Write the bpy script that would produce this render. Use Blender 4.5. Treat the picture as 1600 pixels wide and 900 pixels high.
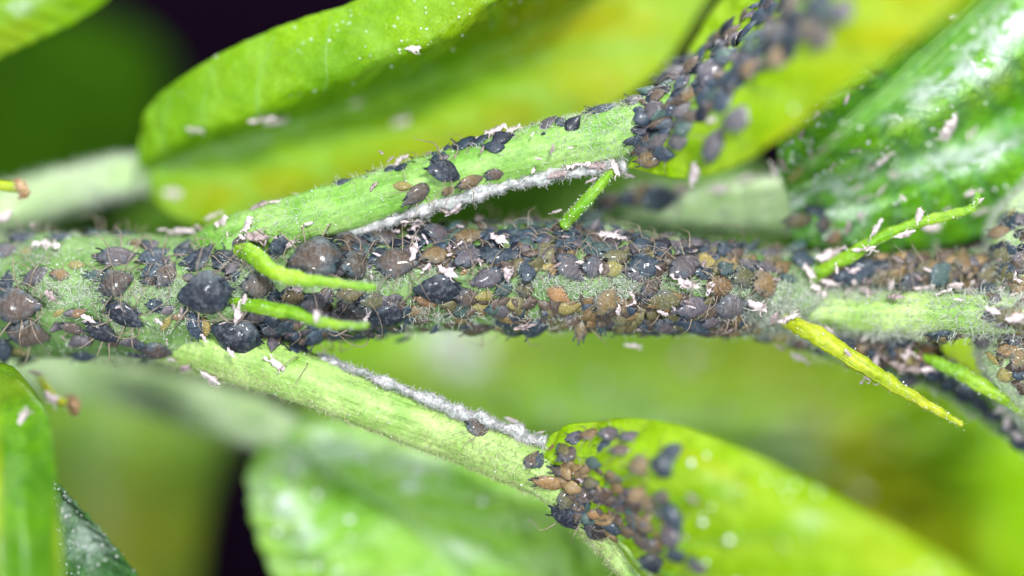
import bpy, math, random
import numpy as np
from mathutils import Vector, Matrix, noise
from mathutils.bvhtree import BVHTree

random.seed(7)
rng = np.random.default_rng(7)
scene = bpy.context.scene
COL = scene.collection
for o in list(bpy.data.objects):
    bpy.data.objects.remove(o)
scene.unit_settings.system = 'METRIC'
scene.unit_settings.scale_length = 0.0025          # a macro scene: one unit is about 2.5 mm

# ------------------------------------------------------------------ camera
D = 40.0
cam_data = bpy.data.cameras.new('camera')
cam = bpy.data.objects.new('camera', cam_data)
COL.objects.link(cam)
cam.location = (0, -D, 0)
cam.rotation_euler = (math.radians(90), 0, 0)
cam_data.sensor_width = 36
cam_data.lens = 90
cam_data.clip_start = 0.5
cam_data.clip_end = 400
cam_data.dof.use_dof = True
cam_data.dof.focus_distance = D + 0.02
cam_data.dof.aperture_fstop = 0.0205
scene.camera = cam

# ------------------------------------------------------------------ light (macro flash with two diffusers, dim surroundings)
world = bpy.data.worlds.new('World')
scene.world = world
world.use_nodes = True
bg = world.node_tree.nodes['Background']
bg.inputs['Color'].default_value = (0.80, 0.90, 1.0, 1)
bg.inputs['Strength'].default_value = 0.36

def area(name, loc, target, size, power, color):
    d = bpy.data.lights.new(name, 'AREA')
    d.shape = 'RECTANGLE'
    d.size, d.size_y = size
    d.energy = power
    d.color = color
    o = bpy.data.objects.new(name, d)
    COL.objects.link(o)
    o.location = loc
    o.rotation_euler = (Vector(target) - Vector(loc)).to_track_quat('-Z', 'Y').to_euler()
    return o

area('flash_diffuser_key', (15, -57, 30), (0, 2, 0), (12, 9), 70000, (1.0, 0.985, 0.96))
area('flash_diffuser_fill', (-22, -58, -11), (0, 2, 0), (11, 10), 38000, (0.96, 0.98, 1.0))
area('added_fill_above', (3, 5, 30), (3, 6, 0), (26, 12), 13000, (1.0, 0.99, 0.95))  # added overhead lamp, lifts the shadowed leaves at the back; no real source

scene.view_settings.view_transform = 'Standard'
scene.view_settings.look = 'None'
scene.view_settings.exposure = -0.12
scene.view_settings.gamma = 1.0
scene.render.engine = 'CYCLES'
scene.cycles.use_denoising = True
scene.cycles.max_bounces = 8
scene.cycles.transparent_max_bounces = 8

# ------------------------------------------------------------------ helpers
def P(px, py, y=0.0):
    k = (D + y) / D / 100.0
    return Vector(((px - 800) * k, y, (450 - py) * k))

def to_px(v):
    k = D / (D + v[1]) * 100
    return 800 + v[0] * k, 450 - v[2] * k

def catmull(pts, n):
    pts = np.array(pts, float)
    m = len(pts)
    if m == 2:
        t = np.linspace(0, 1, n)[:, None]
        return pts[0] * (1 - t) + pts[1] * t
    ext = np.vstack([2 * pts[0] - pts[1], pts, 2 * pts[-1] - pts[-2]])
    out = []
    for s in np.linspace(0, m - 1, n):
        i = min(int(s), m - 2)
        t = s - i
        p0, p1, p2, p3 = ext[i:i + 4]
        out.append(0.5 * ((2 * p1) + (-p0 + p2) * t + (2 * p0 - 5 * p1 + 4 * p2 - p3) * t * t + (-p0 + 3 * p1 - 3 * p2 + p3) * t ** 3))
    return np.array(out)

def mesh(name, verts, faces, mat, smooth=True):
    me = bpy.data.meshes.new(name)
    me.from_pydata([tuple(v) for v in verts], [], faces)
    if smooth:
        me.polygons.foreach_set('use_smooth', [True] * len(me.polygons))
    if mat:
        me.materials.append(mat)
    me.update()
    return me

def link(name, data, parent=None, label=None, cat=None, group=None, kind=None):
    o = bpy.data.objects.new(name, data)
    COL.objects.link(o)
    if parent is not None:
        o.parent = parent
        # parents are unmoved empties / meshes at their base: keep world placement
        if parent.parent is not None:
            o.matrix_parent_inverse = (PW.get(parent.name, Matrix()) ).inverted()
        else:
            o.matrix_parent_inverse = PW.get(parent.name, Matrix()).inverted()
    if label: o['label'] = label
    if cat: o['category'] = cat
    if group: o['group'] = group
    if kind: o['kind'] = kind
    return o

PW = {}
def root(name, loc, label, cat, group=None):
    o = link(name, None, None, label, cat, group)
    o.empty_display_size = 0.3
    o.location = loc
    PW[o.name] = Matrix.Translation(Vector(loc))
    return o

def fbm(p, s=1.0, o=3):
    v, a, t = 0.0, 1.0, 0.0
    for i in range(o):
        v += a * noise.noise(Vector(p) * s * (2 ** i)); t += a; a *= 0.5
    return v / t

# ------------------------------------------------------------------ materials
def new_mat(name):
    m = bpy.data.materials.new(name)
    m.use_nodes = True
    nt = m.node_tree
    for n in list(nt.nodes): nt.nodes.remove(n)
    return m, nt

def N(nt, typ, **kw):
    n = nt.nodes.new(typ)
    for k, v in kw.items():
        if k == 'inp':
            for a, b in v.items(): n.inputs[a].default_value = b
        else: setattr(n, k, v)
    return n

def ramp(nt, stops):
    r = N(nt, 'ShaderNodeValToRGB')
    e = r.color_ramp.elements
    e[0].position, e[0].color = stops[0]
    e[1].position, e[1].color = stops[-1]
    for p, c in stops[1:-1]:
        x = e.new(p); x.color = c
    return r

def mix(nt, fac, a, b, blend='MIX'):
    m = N(nt, 'ShaderNodeMix', data_type='RGBA', blend_type=blend)
    for sock, v in ((m.inputs[0], fac), (m.inputs[6], a), (m.inputs[7], b)):
        if hasattr(v, 'links'): nt.links.new(v, sock)
        elif isinstance(v, (int, float)): sock.default_value = v
        else: sock.default_value = (*v, 1) if len(v) == 3 else v
    return m.outputs[2]

def math_n(nt, op, a, b=0.0, clamp=False):
    m = N(nt, 'ShaderNodeMath', operation=op, use_clamp=clamp)
    for i, v in enumerate((a, b)):
        if hasattr(v, 'links'): nt.links.new(v, m.inputs[i])
        else: m.inputs[i].default_value = v
    return m.outputs[0]

def obj_coord(nt):
    return N(nt, 'ShaderNodeTexCoord').outputs['Object']

def noise_t(nt, vec, scale, detail=3, rough=0.55, dist=0.0):
    n = N(nt, 'ShaderNodeTexNoise', inp={'Scale': scale, 'Detail': detail, 'Roughness': rough, 'Distortion': dist})
    nt.links.new(vec, n.inputs['Vector'])
    return n.outputs['Fac']

def attr(nt, name):
    return N(nt, 'ShaderNodeAttribute', attribute_name=name).outputs['Fac']

def leaf_mat(name, base, dark, yellow=(0.42, 0.38, 0.005), veincol=(0.30, 0.52, 0.14), rough=0.42, trans=0.35, bump=0.12, cell=26.0, spec=0.5):
    m, nt = new_mat(name)
    L = nt.links
    co = obj_coord(nt)
    big = noise_t(nt, co, 0.9, 3, 0.55, 0.4)
    r = ramp(nt, [(0.34, (*dark, 1)), (0.62, (*base, 1))]); L.new(big, r.inputs[0])
    cellt = N(nt, 'ShaderNodeTexVoronoi', feature='DISTANCE_TO_EDGE', inp={'Scale': cell * 0.35, 'Randomness': 1.0}); L.new(co, cellt.inputs['Vector'])
    cr = ramp(nt, [(0.0, (1, 1, 1, 1)), (0.09, (0, 0, 0, 1))]); L.new(cellt.outputs['Distance'], cr.inputs[0])
    fine = noise_t(nt, co, cell, 3, 0.6)
    fr = ramp(nt, [(0.3, (0.72, 0.72, 0.72, 1)), (0.7, (1.2, 1.2, 1.2, 1))]); L.new(fine, fr.inputs[0])
    c = mix(nt, 1.0, r.outputs[0], fr.outputs[0], 'MULTIPLY')
    c = mix(nt, math_n(nt, 'MULTIPLY', cr.outputs[0], 0.26), c, veincol)
    ynoise = noise_t(nt, co, 1.6, 3, 0.6)
    ya = math_n(nt, 'MULTIPLY', attr(nt, 'yellow'), math_n(nt, 'ADD', ynoise, 0.45), True)
    c = mix(nt, ya, c, yellow)
    c = mix(nt, math_n(nt, 'MULTIPLY', attr(nt, 'vein'), 0.75, True), c, veincol)
    # painted flash sheen and waxy bloom where the leaf is marked, broken up by noise
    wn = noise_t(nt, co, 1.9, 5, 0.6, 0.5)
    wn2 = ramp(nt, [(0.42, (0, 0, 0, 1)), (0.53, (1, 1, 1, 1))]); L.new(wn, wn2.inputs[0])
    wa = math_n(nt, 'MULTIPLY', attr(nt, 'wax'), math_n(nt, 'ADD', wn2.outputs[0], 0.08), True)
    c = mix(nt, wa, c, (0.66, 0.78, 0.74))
    b = N(nt, 'ShaderNodeBsdfPrincipled', inp={'Roughness': rough, 'Specular IOR Level': spec})
    L.new(c, b.inputs['Base Color'])
    rn = noise_t(nt, co, 3.0, 4, 0.6)
    rr = ramp(nt, [(0.35, (rough * 0.55,) * 3 + (1,)), (0.7, (min(1, rough * 1.45),) * 3 + (1,))]); L.new(rn, rr.inputs[0])
    L.new(rr.outputs[0], b.inputs['Roughness'])
    tr = N(nt, 'ShaderNodeBsdfTranslucent')
    tc = mix(nt, 1.0, c, (1.25, 1.15, 0.45), 'MULTIPLY'); L.new(tc, tr.inputs['Color'])
    bm = N(nt, 'ShaderNodeBump', inp={'Strength': bump * 3.2, 'Distance': 0.05})
    hh = math_n(nt, 'ADD', fine, math_n(nt, 'MULTIPLY', cr.outputs[0], -0.45))
    L.new(hh, bm.inputs['Height']); L.new(bm.outputs[0], b.inputs['Normal'])
    ms = N(nt, 'ShaderNodeMixShader', inp={0: trans}); L.new(b.outputs[0], ms.inputs[1]); L.new(tr.outputs[0], ms.inputs[2])
    out = N(nt, 'ShaderNodeOutputMaterial'); L.new(ms.outputs[0], out.inputs[0])
    return m

def stem_mat(name, base, pale, speck=(0.50, 0.55, 0.06), rough=0.5, streak=(1, 14, 14), sss=0.25):
    m, nt = new_mat(name)
    L = nt.links
    co = obj_coord(nt)
    n1 = noise_t(nt, co, 1.3, 4, 0.6, 0.3)
    r = ramp(nt, [(0.32, (*base, 1)), (0.66, (*pale, 1))]); L.new(n1, r.inputs[0])
    n2 = noise_t(nt, co, 14, 4, 0.65)
    r2 = ramp(nt, [(0.28, (0.7, 0.74, 0.66, 1)), (0.72, (1.18, 1.15, 1.15, 1))]); L.new(n2, r2.inputs[0])
    c = mix(nt, 1.0, r.outputs[0], r2.outputs[0], 'MULTIPLY')
    sa = N(nt, 'ShaderNodeAttribute', attribute_name='streak')
    n4 = noise_t(nt, sa.outputs['Vector'], 3.2, 5, 0.6, 0.2)
    r4 = ramp(nt, [(0.30, (0.52, 0.62, 0.42, 1)), (0.5, (0.95, 0.97, 0.9, 1)), (0.70, (1.3, 1.22, 1.5, 1))]); L.new(n4, r4.inputs[0])
    c = mix(nt, 0.85, c, r4.outputs[0], 'MULTIPLY')
    v = N(nt, 'ShaderNodeTexVoronoi', inp={'Scale': 17.0}); L.new(co, v.inputs['Vector'])
    vr = ramp(nt, [(0.0, (1, 1, 1, 1)), (0.22, (0, 0, 0, 1))]); L.new(v.outputs['Distance'], vr.inputs[0])
    c = mix(nt, math_n(nt, 'MULTIPLY', vr.outputs[0], 0.35), c, speck)
    b = N(nt, 'ShaderNodeBsdfPrincipled', inp={'Roughness': rough, 'Subsurface Weight': sss, 'Subsurface Scale': 0.12, 'Subsurface Radius': (0.6, 1.0, 0.2)})
    L.new(c, b.inputs['Base Color'])
    bm = N(nt, 'ShaderNodeBump', inp={'Strength': 0.45, 'Distance': 0.03}); L.new(math_n(nt, 'ADD', n2, math_n(nt, 'MULTIPLY', n4, 1.6)), bm.inputs['Height']); L.new(bm.outputs[0], b.inputs['Normal'])
    out = N(nt, 'ShaderNodeOutputMaterial'); L.new(b.outputs[0], out.inputs[0])
    return m

def plain_mat(name, col, col2, scale, rough, trans=0.0, bump=0.3, coat=0.0, spec=0.5):
    m, nt = new_mat(name)
    L = nt.links
    co = obj_coord(nt)
    n1 = noise_t(nt, co, scale, 4, 0.6)
    r = ramp(nt, [(0.33, (*col, 1)), (0.68, (*col2, 1))]); L.new(n1, r.inputs[0])
    b = N(nt, 'ShaderNodeBsdfPrincipled', inp={'Roughness': rough, 'Specular IOR Level': spec, 'Coat Weight': coat, 'Coat Roughness': 0.15})
    L.new(r.outputs[0], b.inputs['Base Color'])
    if bump:
        bm = N(nt, 'ShaderNodeBump', inp={'Strength': bump, 'Distance': 0.03}); L.new(n1, bm.inputs['Height']); L.new(bm.outputs[0], b.inputs['Normal'])
    out = N(nt, 'ShaderNodeOutputMaterial')
    if trans:
        tr = N(nt, 'ShaderNodeBsdfTranslucent'); L.new(r.outputs[0], tr.inputs['Color'])
        ms = N(nt, 'ShaderNodeMixShader', inp={0: trans}); L.new(b.outputs[0], ms.inputs[1]); L.new(tr.outputs[0], ms.inputs[2])
        L.new(ms.outputs[0], out.inputs[0])
    else:
        L.new(b.outputs[0], out.inputs[0])
    return m

def aphid_mat():
    m, nt = new_mat('aphid_skin')
    L = nt.links
    co = obj_coord(nt)
    info = N(nt, 'ShaderNodeObjectInfo')
    rnd = info.outputs['Random']
    off = N(nt, 'ShaderNodeVectorMath', operation='ADD'); L.new(co, off.inputs[0])
    cmb = N(nt, 'ShaderNodeCombineXYZ'); L.new(math_n(nt, 'MULTIPLY', rnd, 37.0), cmb.inputs[0]); L.new(math_n(nt, 'MULTIPLY', rnd, 11.0), cmb.inputs[1])
    L.new(cmb.outputs[0], off.inputs[1])
    v = off.outputs[0]
    n1 = noise_t(nt, v, 4.2, 4, 0.65, 0.6)
    n2 = noise_t(nt, v, 15, 4, 0.7)
    sep = N(nt, 'ShaderNodeSeparateXYZ'); L.new(co, sep.inputs[0])
    # tips and margins of the back turn slate, the middle keeps the individual's own colour
    ax = math_n(nt, 'ABSOLUTE', math_n(nt, 'ADD', sep.outputs[0], -0.02))
    ay = math_n(nt, 'ABSOLUTE', sep.outputs[1])
    d = math_n(nt, 'ADD', math_n(nt, 'MULTIPLY', ax, 1.5), math_n(nt, 'MULTIPLY', ay, 1.9))
    d = math_n(nt, 'ADD', d, math_n(nt, 'MULTIPLY', math_n(nt, 'ADD', n1, -0.5), 1.3))
    er = ramp(nt, [(0.42, (0, 0, 0, 1)), (0.95, (1, 1, 1, 1))]); L.new(d, er.inputs[0])
    alpha = info.outputs['Alpha']
    rimc = mix(nt, n1, (0.018, 0.05, 0.075), (0.05, 0.09, 0.12))
    c = mix(nt, math_n(nt, 'MULTIPLY', er.outputs[0], alpha), info.outputs['Color'], rimc)
    mr = ramp(nt, [(0.3, (0.5, 0.5, 0.52, 1)), (0.72, (1.5, 1.45, 1.4, 1))]); L.new(n2, mr.inputs[0])
    c = mix(nt, 0.85, c, mr.outputs[0], 'MULTIPLY')
    # segment furrows of the abdomen
    w = N(nt, 'ShaderNodeTexWave', wave_type='BANDS', bands_direction='X', inp={'Scale': 2.6, 'Distortion': 3.5, 'Detail': 3.0}); L.new(co, w.inputs['Vector'])
    wr = ramp(nt, [(0.05, (0.66, 0.66, 0.68, 1)), (0.35, (1, 1, 1, 1))]); L.new(w.outputs['Fac'], wr.inputs[0])
    c = mix(nt, 0.3, c, wr.outputs[0], 'MULTIPLY')
    edge = ramp(nt, [(0.215, (0, 0, 0, 1)), (0.30, (1, 1, 1, 1))]); L.new(ay, edge.inputs[0])
    c = mix(nt, math_n(nt, 'MULTIPLY', edge.outputs[0], math_n(nt, 'MULTIPLY', n1, 0.55)), c, (0.20, 0.22, 0.23))
    # fine waxy bloom
    n3 = noise_t(nt, v, 9, 5, 0.75)
    br = ramp(nt, [(0.50, (0, 0, 0, 1)), (0.70, (1, 1, 1, 1))]); L.new(n3, br.inputs[0])
    c = mix(nt, math_n(nt, 'MULTIPLY', br.outputs[0], 0.34), c, (0.34, 0.37, 0.42))
    b = N(nt, 'ShaderNodeBsdfPrincipled', inp={'Roughness': 0.52, 'Specular IOR Level': 0.4, 'Coat Weight': 0.26, 'Coat Roughness': 0.10})
    L.new(c, b.inputs['Base Color'])
    hb = math_n(nt, 'ADD', math_n(nt, 'MULTIPLY', n2, 0.8), math_n(nt, 'MULTIPLY', w.outputs['Fac'], 0.16))
    bm = N(nt, 'ShaderNodeBump', inp={'Strength': 0.55, 'Distance': 0.05}); L.new(hb, bm.inputs['Height']); L.new(bm.outputs[0], b.inputs['Normal'])
    out = N(nt, 'ShaderNodeOutputMaterial'); L.new(b.outputs[0], out.inputs[0])
    return m

M_APH = aphid_mat()
M_LEG = plain_mat('aphid_leg', (0.20, 0.155, 0.12), (0.42, 0.35, 0.28), 6, 0.45, 0.2, 0.1)
M_LEGD = plain_mat('aphid_leg_dark', (0.05, 0.045, 0.05), (0.16, 0.12, 0.10), 6, 0.45, 0.0, 0.1)
M_BLACK = plain_mat('aphid_black', (0.006, 0.008, 0.016), (0.02, 0.025, 0.04), 6, 0.3, 0, 0.1, 0.3)
M_SKIN = plain_mat('shed_skin', (0.74, 0.60, 0.64), (0.95, 0.88, 0.90), 7, 0.5, 0.3, 0.9)
M_SKIN2 = plain_mat('shed_skin_grey', (0.36, 0.27, 0.27), (0.66, 0.55, 0.56), 7, 0.5, 0.3, 0.9)
M_HAIR = plain_mat('plant_hair', (0.70, 0.78, 0.66), (0.88, 0.92, 0.86), 3, 0.45, 0.35, 0)
M_HAIRY = plain_mat('plant_hair_yellow', (0.62, 0.66, 0.30), (0.85, 0.86, 0.62), 3, 0.45, 0.35, 0)
M_WOOL = plain_mat('wool', (0.40, 0.46, 0.44), (0.80, 0.76, 0.80), 9, 0.7, 0.2, 0.9)
M_SPECK = plain_mat('wax_speck', (0.75, 0.82, 0.80), (0.92, 0.95, 0.95), 3, 0.25, 0.2, 0)
M_STEM = stem_mat('main_stem', (0.07, 0.18, 0.035), (0.22, 0.36, 0.13))
M_PET = stem_mat('petiole', (0.13, 0.34, 0.03), (0.32, 0.52, 0.16))
M_PETY = stem_mat('petiole_yellow', (0.22, 0.42, 0.07), (0.44, 0.60, 0.22))
M_PETW = stem_mat('petiole_woolly', (0.38, 0.62, 0.20), (0.66, 0.82, 0.50))
M_STIP = stem_mat('stipule', (0.13, 0.36, 0.003), (0.30, 0.50, 0.02), (0.5, 0.6, 0.12), 0.4)
M_STIPY = stem_mat('stipule_yellow', (0.28, 0.42, 0.004), (0.46, 0.50, 0.012), (0.65, 0.5, 0.03), 0.4)
M_BUDTIP = plain_mat('dry_tip', (0.30, 0.16, 0.05), (0.65, 0.45, 0.25), 10, 0.6, 0.2, 0.8)

# ------------------------------------------------------------------ surfaces
SURF = []        # (key, BVH, centre function)
def make_bvh(key, verts, faces):
    SURF.append((key, BVHTree.FromPolygons([Vector(v) for v in verts], faces)))

class Tube:
    pass

def tube(name, path, mat, parent=None, key=None, seg=28, step=0.06, rough=0.03, ridges=0.0, label=None, cap=True, flat=1.0, nfreq=2.5, swell=0.0, **kw):
    """path: (px, py, depth, radius in photo pixels)"""
    pts = []
    for px, py, y, r in path:
        p = P(px, py, y); pts.append((p.x, p.y, p.z, r / 100 * (D + y) / D))
    pts = np.array(pts)
    ln = np.sum(np.linalg.norm(np.diff(pts[:, :3], axis=0), axis=1))
    n = max(8, int(ln / step))
    c = catmull(pts, n)
    ctr, rad = c[:, :3], np.maximum(c[:, 3], 0.004)
    T = np.gradient(ctr, axis=0); T /= np.linalg.norm(T, axis=1)[:, None]
    ref = np.array([0, -1.0, 0])
    A = ref[None] - T * (T @ ref)[:, None]; A /= np.linalg.norm(A, axis=1)[:, None]   # towards camera
    B = np.cross(T, A)
    th = np.linspace(0, 2 * math.pi, seg, endpoint=False)
    nrm = np.cos(th)[None, :, None] * A[:, None] + np.sin(th)[None, :, None] * B[:, None]
    R = np.repeat(rad[:, None], seg, 1)
    if ridges:
        R = R * (1 + ridges * np.cos(th * 5 + 0.6)[None])
    V = ctr[:, None] + nrm * R[..., None]
    if rough:
        for i in range(n):
            for j in range(seg):
                V[i, j] += nrm[i, j] * rough * fbm(V[i, j], nfreq, 3) * 1.6
    verts = V.reshape(-1, 3)
    faces = []
    for i in range(n - 1):
        for j in range(seg):
            k = (j + 1) % seg
            faces.append((i * seg + j, i * seg + k, (i + 1) * seg + k, (i + 1) * seg + j))
    vl = list(map(tuple, verts))
    if cap:
        for e, s in ((0, -1), (n - 1, 1)):
            ci = len(vl); vl.append(tuple(ctr[e] + T[e] * s * rad[e] * 0.6))
            for j in range(seg):
                k = (j + 1) % seg
                faces.append((e * seg + k, e * seg + j, ci) if s < 0 else (e * seg + j, e * seg + k, ci))
    o = link(name, mesh(name, vl, faces, mat), parent, label, **kw)
    if key: make_bvh(key, vl, faces)
    al = np.concatenate([[0], np.cumsum(np.linalg.norm(np.diff(ctr, axis=0), axis=1))])
    sv = np.stack([np.repeat(al[:, None] * .35, seg, 1), np.repeat(np.cos(th)[None], n, 0) * 1.3, np.repeat(np.sin(th)[None], n, 0) * 1.3], axis=2).reshape(-1, 3)
    if cap: sv = np.vstack([sv, sv[:1], sv[-1:]])
    at = o.data.attributes.new('streak', 'FLOAT_VECTOR', 'POINT'); at.data.foreach_set('vector', sv.astype(np.float32).reshape(-1))
    t = Tube(); t.o = o; t.V = V; t.nrm = nrm; t.ctr = ctr; t.rad = rad; t.T = T; t.n = n; t.seg = seg; t.th = th
    return t

def blobs(lst, px, py):
    s = np.zeros_like(px)
    for b in lst:
        x, y, rx, ry, ang, st = b
        a = math.radians(ang)
        dx, dy = px - x, -(py - y)
        u = dx * math.cos(a) + dy * math.sin(a); v = -dx * math.sin(a) + dy * math.cos(a)
        s = s + st * np.exp(-((u / rx) ** 2 + (v / ry) ** 2))
    return np.clip(s, 0, 1)

def blade(name, rails, mat, parent=None, key=None, nu=110, nv=60, pleat=0.06, veins=9, skew=0.35, mid=None, bumpy=0.03, yellow=(), wax=(), label=None, thick=0.03, veinw=0.16, midw=0.022, **kw):
    R = []
    for r in rails:
        R.append(catmull([tuple(P(*q)) for q in r], nu))
    R = np.array(R)                                  # rails, nu, 3
    G = np.zeros((nu, nv, 3))
    vs = np.linspace(0, 1, nv)
    for i in range(nu):
        G[i] = catmull(R[:, i], nv)
    us = np.linspace(0, 1, nu)
    U, Vv = np.meshgrid(us, vs, indexing='ij')
    vm = 0.5 if mid is None else mid
    ph = U * veins - np.abs(Vv - vm) * skew * veins
    wob = np.zeros_like(ph)
    for i in range(nu):
        for j in range(nv):
            wob[i, j] = fbm(G[i, j], 0.9, 3)
    ph = ph + wob * 0.9
    fr = ph - np.round(ph)
    vein = np.exp(-(fr / veinw) ** 2) * np.clip(np.abs(Vv - vm) * 8, 0, 1) * 0.7
    if mid is not None:
        vein = np.maximum(vein, np.exp(-((Vv - vm) / midw) ** 2))
    du = np.gradient(G, axis=0); dv = np.gradient(G, axis=1)
    nn = np.cross(du, dv); nn /= (np.linalg.norm(nn, axis=2)[..., None] + 1e-9)
    if nn[..., 1].mean() > 0: nn = -nn
    disp = -pleat * vein
    for i in range(nu):
        for j in range(nv):
            disp[i, j] += bumpy * (fbm(G[i, j], 1.8, 4) * 1.6 + 0.5 * fbm(G[i, j], 8.0, 2))
    G = G + nn * disp[..., None]
    back = G - nn * thick
    verts = np.vstack([G.reshape(-1, 3), back.reshape(-1, 3)])
    faces = []
    off = nu * nv
    flip = np.dot(np.cross(G[1, 0] - G[0, 0], G[0, 1] - G[0, 0]), nn[0, 0]) < 0
    def q(a, b, c, d): faces.append((a, b, c, d) if not flip else (d, c, b, a))
    for i in range(nu - 1):
        for j in range(nv - 1):
            a, b, c, d = i * nv + j, (i + 1) * nv + j, (i + 1) * nv + j + 1, i * nv + j + 1
            q(a, b, c, d); q(off + d, off + c, off + b, off + a)
    for i in range(nu - 1):
        q(i * nv, off + i * nv, off + (i + 1) * nv, (i + 1) * nv)
        j = nv - 1
        q((i + 1) * nv + j, off + (i + 1) * nv + j, off + i * nv + j, i * nv + j)
    for j in range(nv - 1):
        q(j + 1, off + j + 1, off + j, j)
        i = (nu - 1) * nv
        q(i + j, off + i + j, off + i + j + 1, i + j + 1)
    me = mesh(name, verts, faces, mat)
    k = D / (D + G[..., 1]) * 100
    px = 800 + G[..., 0] * k; py = 450 - G[..., 2] * k
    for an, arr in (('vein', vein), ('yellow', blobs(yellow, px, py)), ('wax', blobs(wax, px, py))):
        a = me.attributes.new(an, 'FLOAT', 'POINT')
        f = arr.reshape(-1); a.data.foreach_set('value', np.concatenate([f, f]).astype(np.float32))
    o = link(name, me, parent, label, **kw)
    if key: make_bvh(key, verts[:off], [f for f in faces if max(f) < off])
    t = Tube(); t.o = o; t.V = G; t.nrm = nn; t.n = nu; t.seg = nv
    return t

def vein_tube(t, name, uv, r0, r1, mat, parent, lift=0.006, label=None):
    """a raised vein that follows a blade's grid from uv[0] to uv[-1]"""
    uv = catmull(uv, max(10, int(40 * math.dist(uv[0], uv[-1]))))
    n = len(uv); seg = 6
    vs, fs = [], []
    pts, ns = [], []
    for u, v in uv:
        i = min(max(u, 0), 1) * (t.n - 1); j = min(max(v, 0), 1) * (t.seg - 1)
        i0, j0 = min(int(i), t.n - 2), min(int(j), t.seg - 2)
        a, b = i - i0, j - j0
        g = lambda X: (X[i0, j0] * (1 - a) * (1 - b) + X[i0 + 1, j0] * a * (1 - b) + X[i0, j0 + 1] * (1 - a) * b + X[i0 + 1, j0 + 1] * a * b)
        nn = g(t.nrm); pts.append(g(t.V) + nn * lift); ns.append(nn)
    pts = np.array(pts); T = np.gradient(pts, axis=0)
    for k in range(n):
        tt = T[k] / (np.linalg.norm(T[k]) + 1e-9); a = ns[k]; b = np.cross(tt, a)
        r = r0 + (r1 - r0) * k / (n - 1)
        for s in range(seg):
            w = 2 * math.pi * s / seg
            vs.append(pts[k] + (a * math.cos(w) * 0.55 + b * math.sin(w)) * r)
    for k in range(n - 1):
        for s in range(seg):
            q = (s + 1) % seg
            fs.append((k * seg + s, k * seg + q, (k + 1) * seg + q, (k + 1) * seg + s))
    return link(name, mesh(name, vs, fs, mat), parent, label)

def hairs(name, t, count, parent, mat, length=(0.08, 0.22), rad=0.0065, lie=0.8, curl=0.5, mask=None, front=True, K=5, trange=None, kindname='stuff'):
    """fine plant hairs standing and lying on a surface, one joined mesh"""
    V = t.V.reshape(-1, 3); Nn = t.nrm.reshape(-1, 3)
    idx = rng.integers(0, len(V), count * 6)
    jit = rng.normal(0, 0.035, (len(idx), 3))
    base = V[idx] + jit - Nn[idx] * np.sum(jit * Nn[idx], axis=1)[:, None]
    nn = Nn[idx]
    keep = np.ones(len(idx), bool)
    if front: keep &= nn[:, 1] < 0.35
    k = D / (D + base[:, 1]) * 100
    px = 800 + base[:, 0] * k; py = 450 - base[:, 2] * k
    keep &= (px > -60) & (px < 1660) & (py > -60) & (py < 960)
    if mask is not None:
        keep &= rng.random(len(idx)) < mask(px, py)
    base, nn = base[keep][:count], nn[keep][:count]
    m = len(base)
    if m == 0: return None
    d = nn + rng.normal(0, lie, (m, 3)); d /= np.linalg.norm(d, axis=1)[:, None]
    ln = rng.uniform(*length, m)
    pts = np.zeros((m, K, 3)); pts[:, 0] = base - nn * 0.01
    for i in range(1, K):
        d = d + rng.normal(0, curl, (m, 3)); 
        below = np.sum(d * nn, axis=1); d = d - nn * np.minimum(below, 0)[:, None] * 1.2
        d /= np.linalg.norm(d, axis=1)[:, None]
        pts[:, i] = pts[:, i - 1] + d * (ln / (K - 1))[:, None]
    a = np.cross(nn, rng.normal(0, 1, (m, 3))); a /= np.linalg.norm(a, axis=1)[:, None]
    b = np.cross(a, d); b /= (np.linalg.norm(b, axis=1)[:, None] + 1e-9)
    rr = rad * rng.uniform(0.7, 1.3, m)
    W = np.zeros((m, K, 3, 3))
    for i in range(K):
        f = 1 - 0.65 * i / (K - 1)
        for s in range(3):
            w = 2 * math.pi * s / 3
            W[:, i, s] = pts[:, i] + (a * math.cos(w) + b * math.sin(w)) * (rr * f)[:, None]
    verts = W.reshape(-1, 3).astype(np.float32)
    q = []
    for i in range(K - 1):
        for s in range(3):
            z = (s + 1) % 3
            q.append((i * 3 + s, i * 3 + z, (i + 1) * 3 + z, (i + 1) * 3 + s))
    q = np.array(q, np.int32)
    F = (q[None] + (np.arange(m) * K * 3)[:, None, None]).reshape(-1).astype(np.int32)
    me = bpy.data.meshes.new(name)
    me.vertices.add(len(verts)); me.vertices.foreach_set('co', verts.reshape(-1))
    me.loops.add(len(F)); me.loops.foreach_set('vertex_index', F)
    nf = len(F) // 4
    me.polygons.add(nf); me.polygons.foreach_set('loop_start', (np.arange(nf) * 4).astype(np.int32))
    me.polygons.foreach_set('use_smooth', np.ones(nf, bool))
    me.materials.append(mat); me.update(calc_edges=True)
    return link(name, me, parent, kind='stuff')

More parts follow.
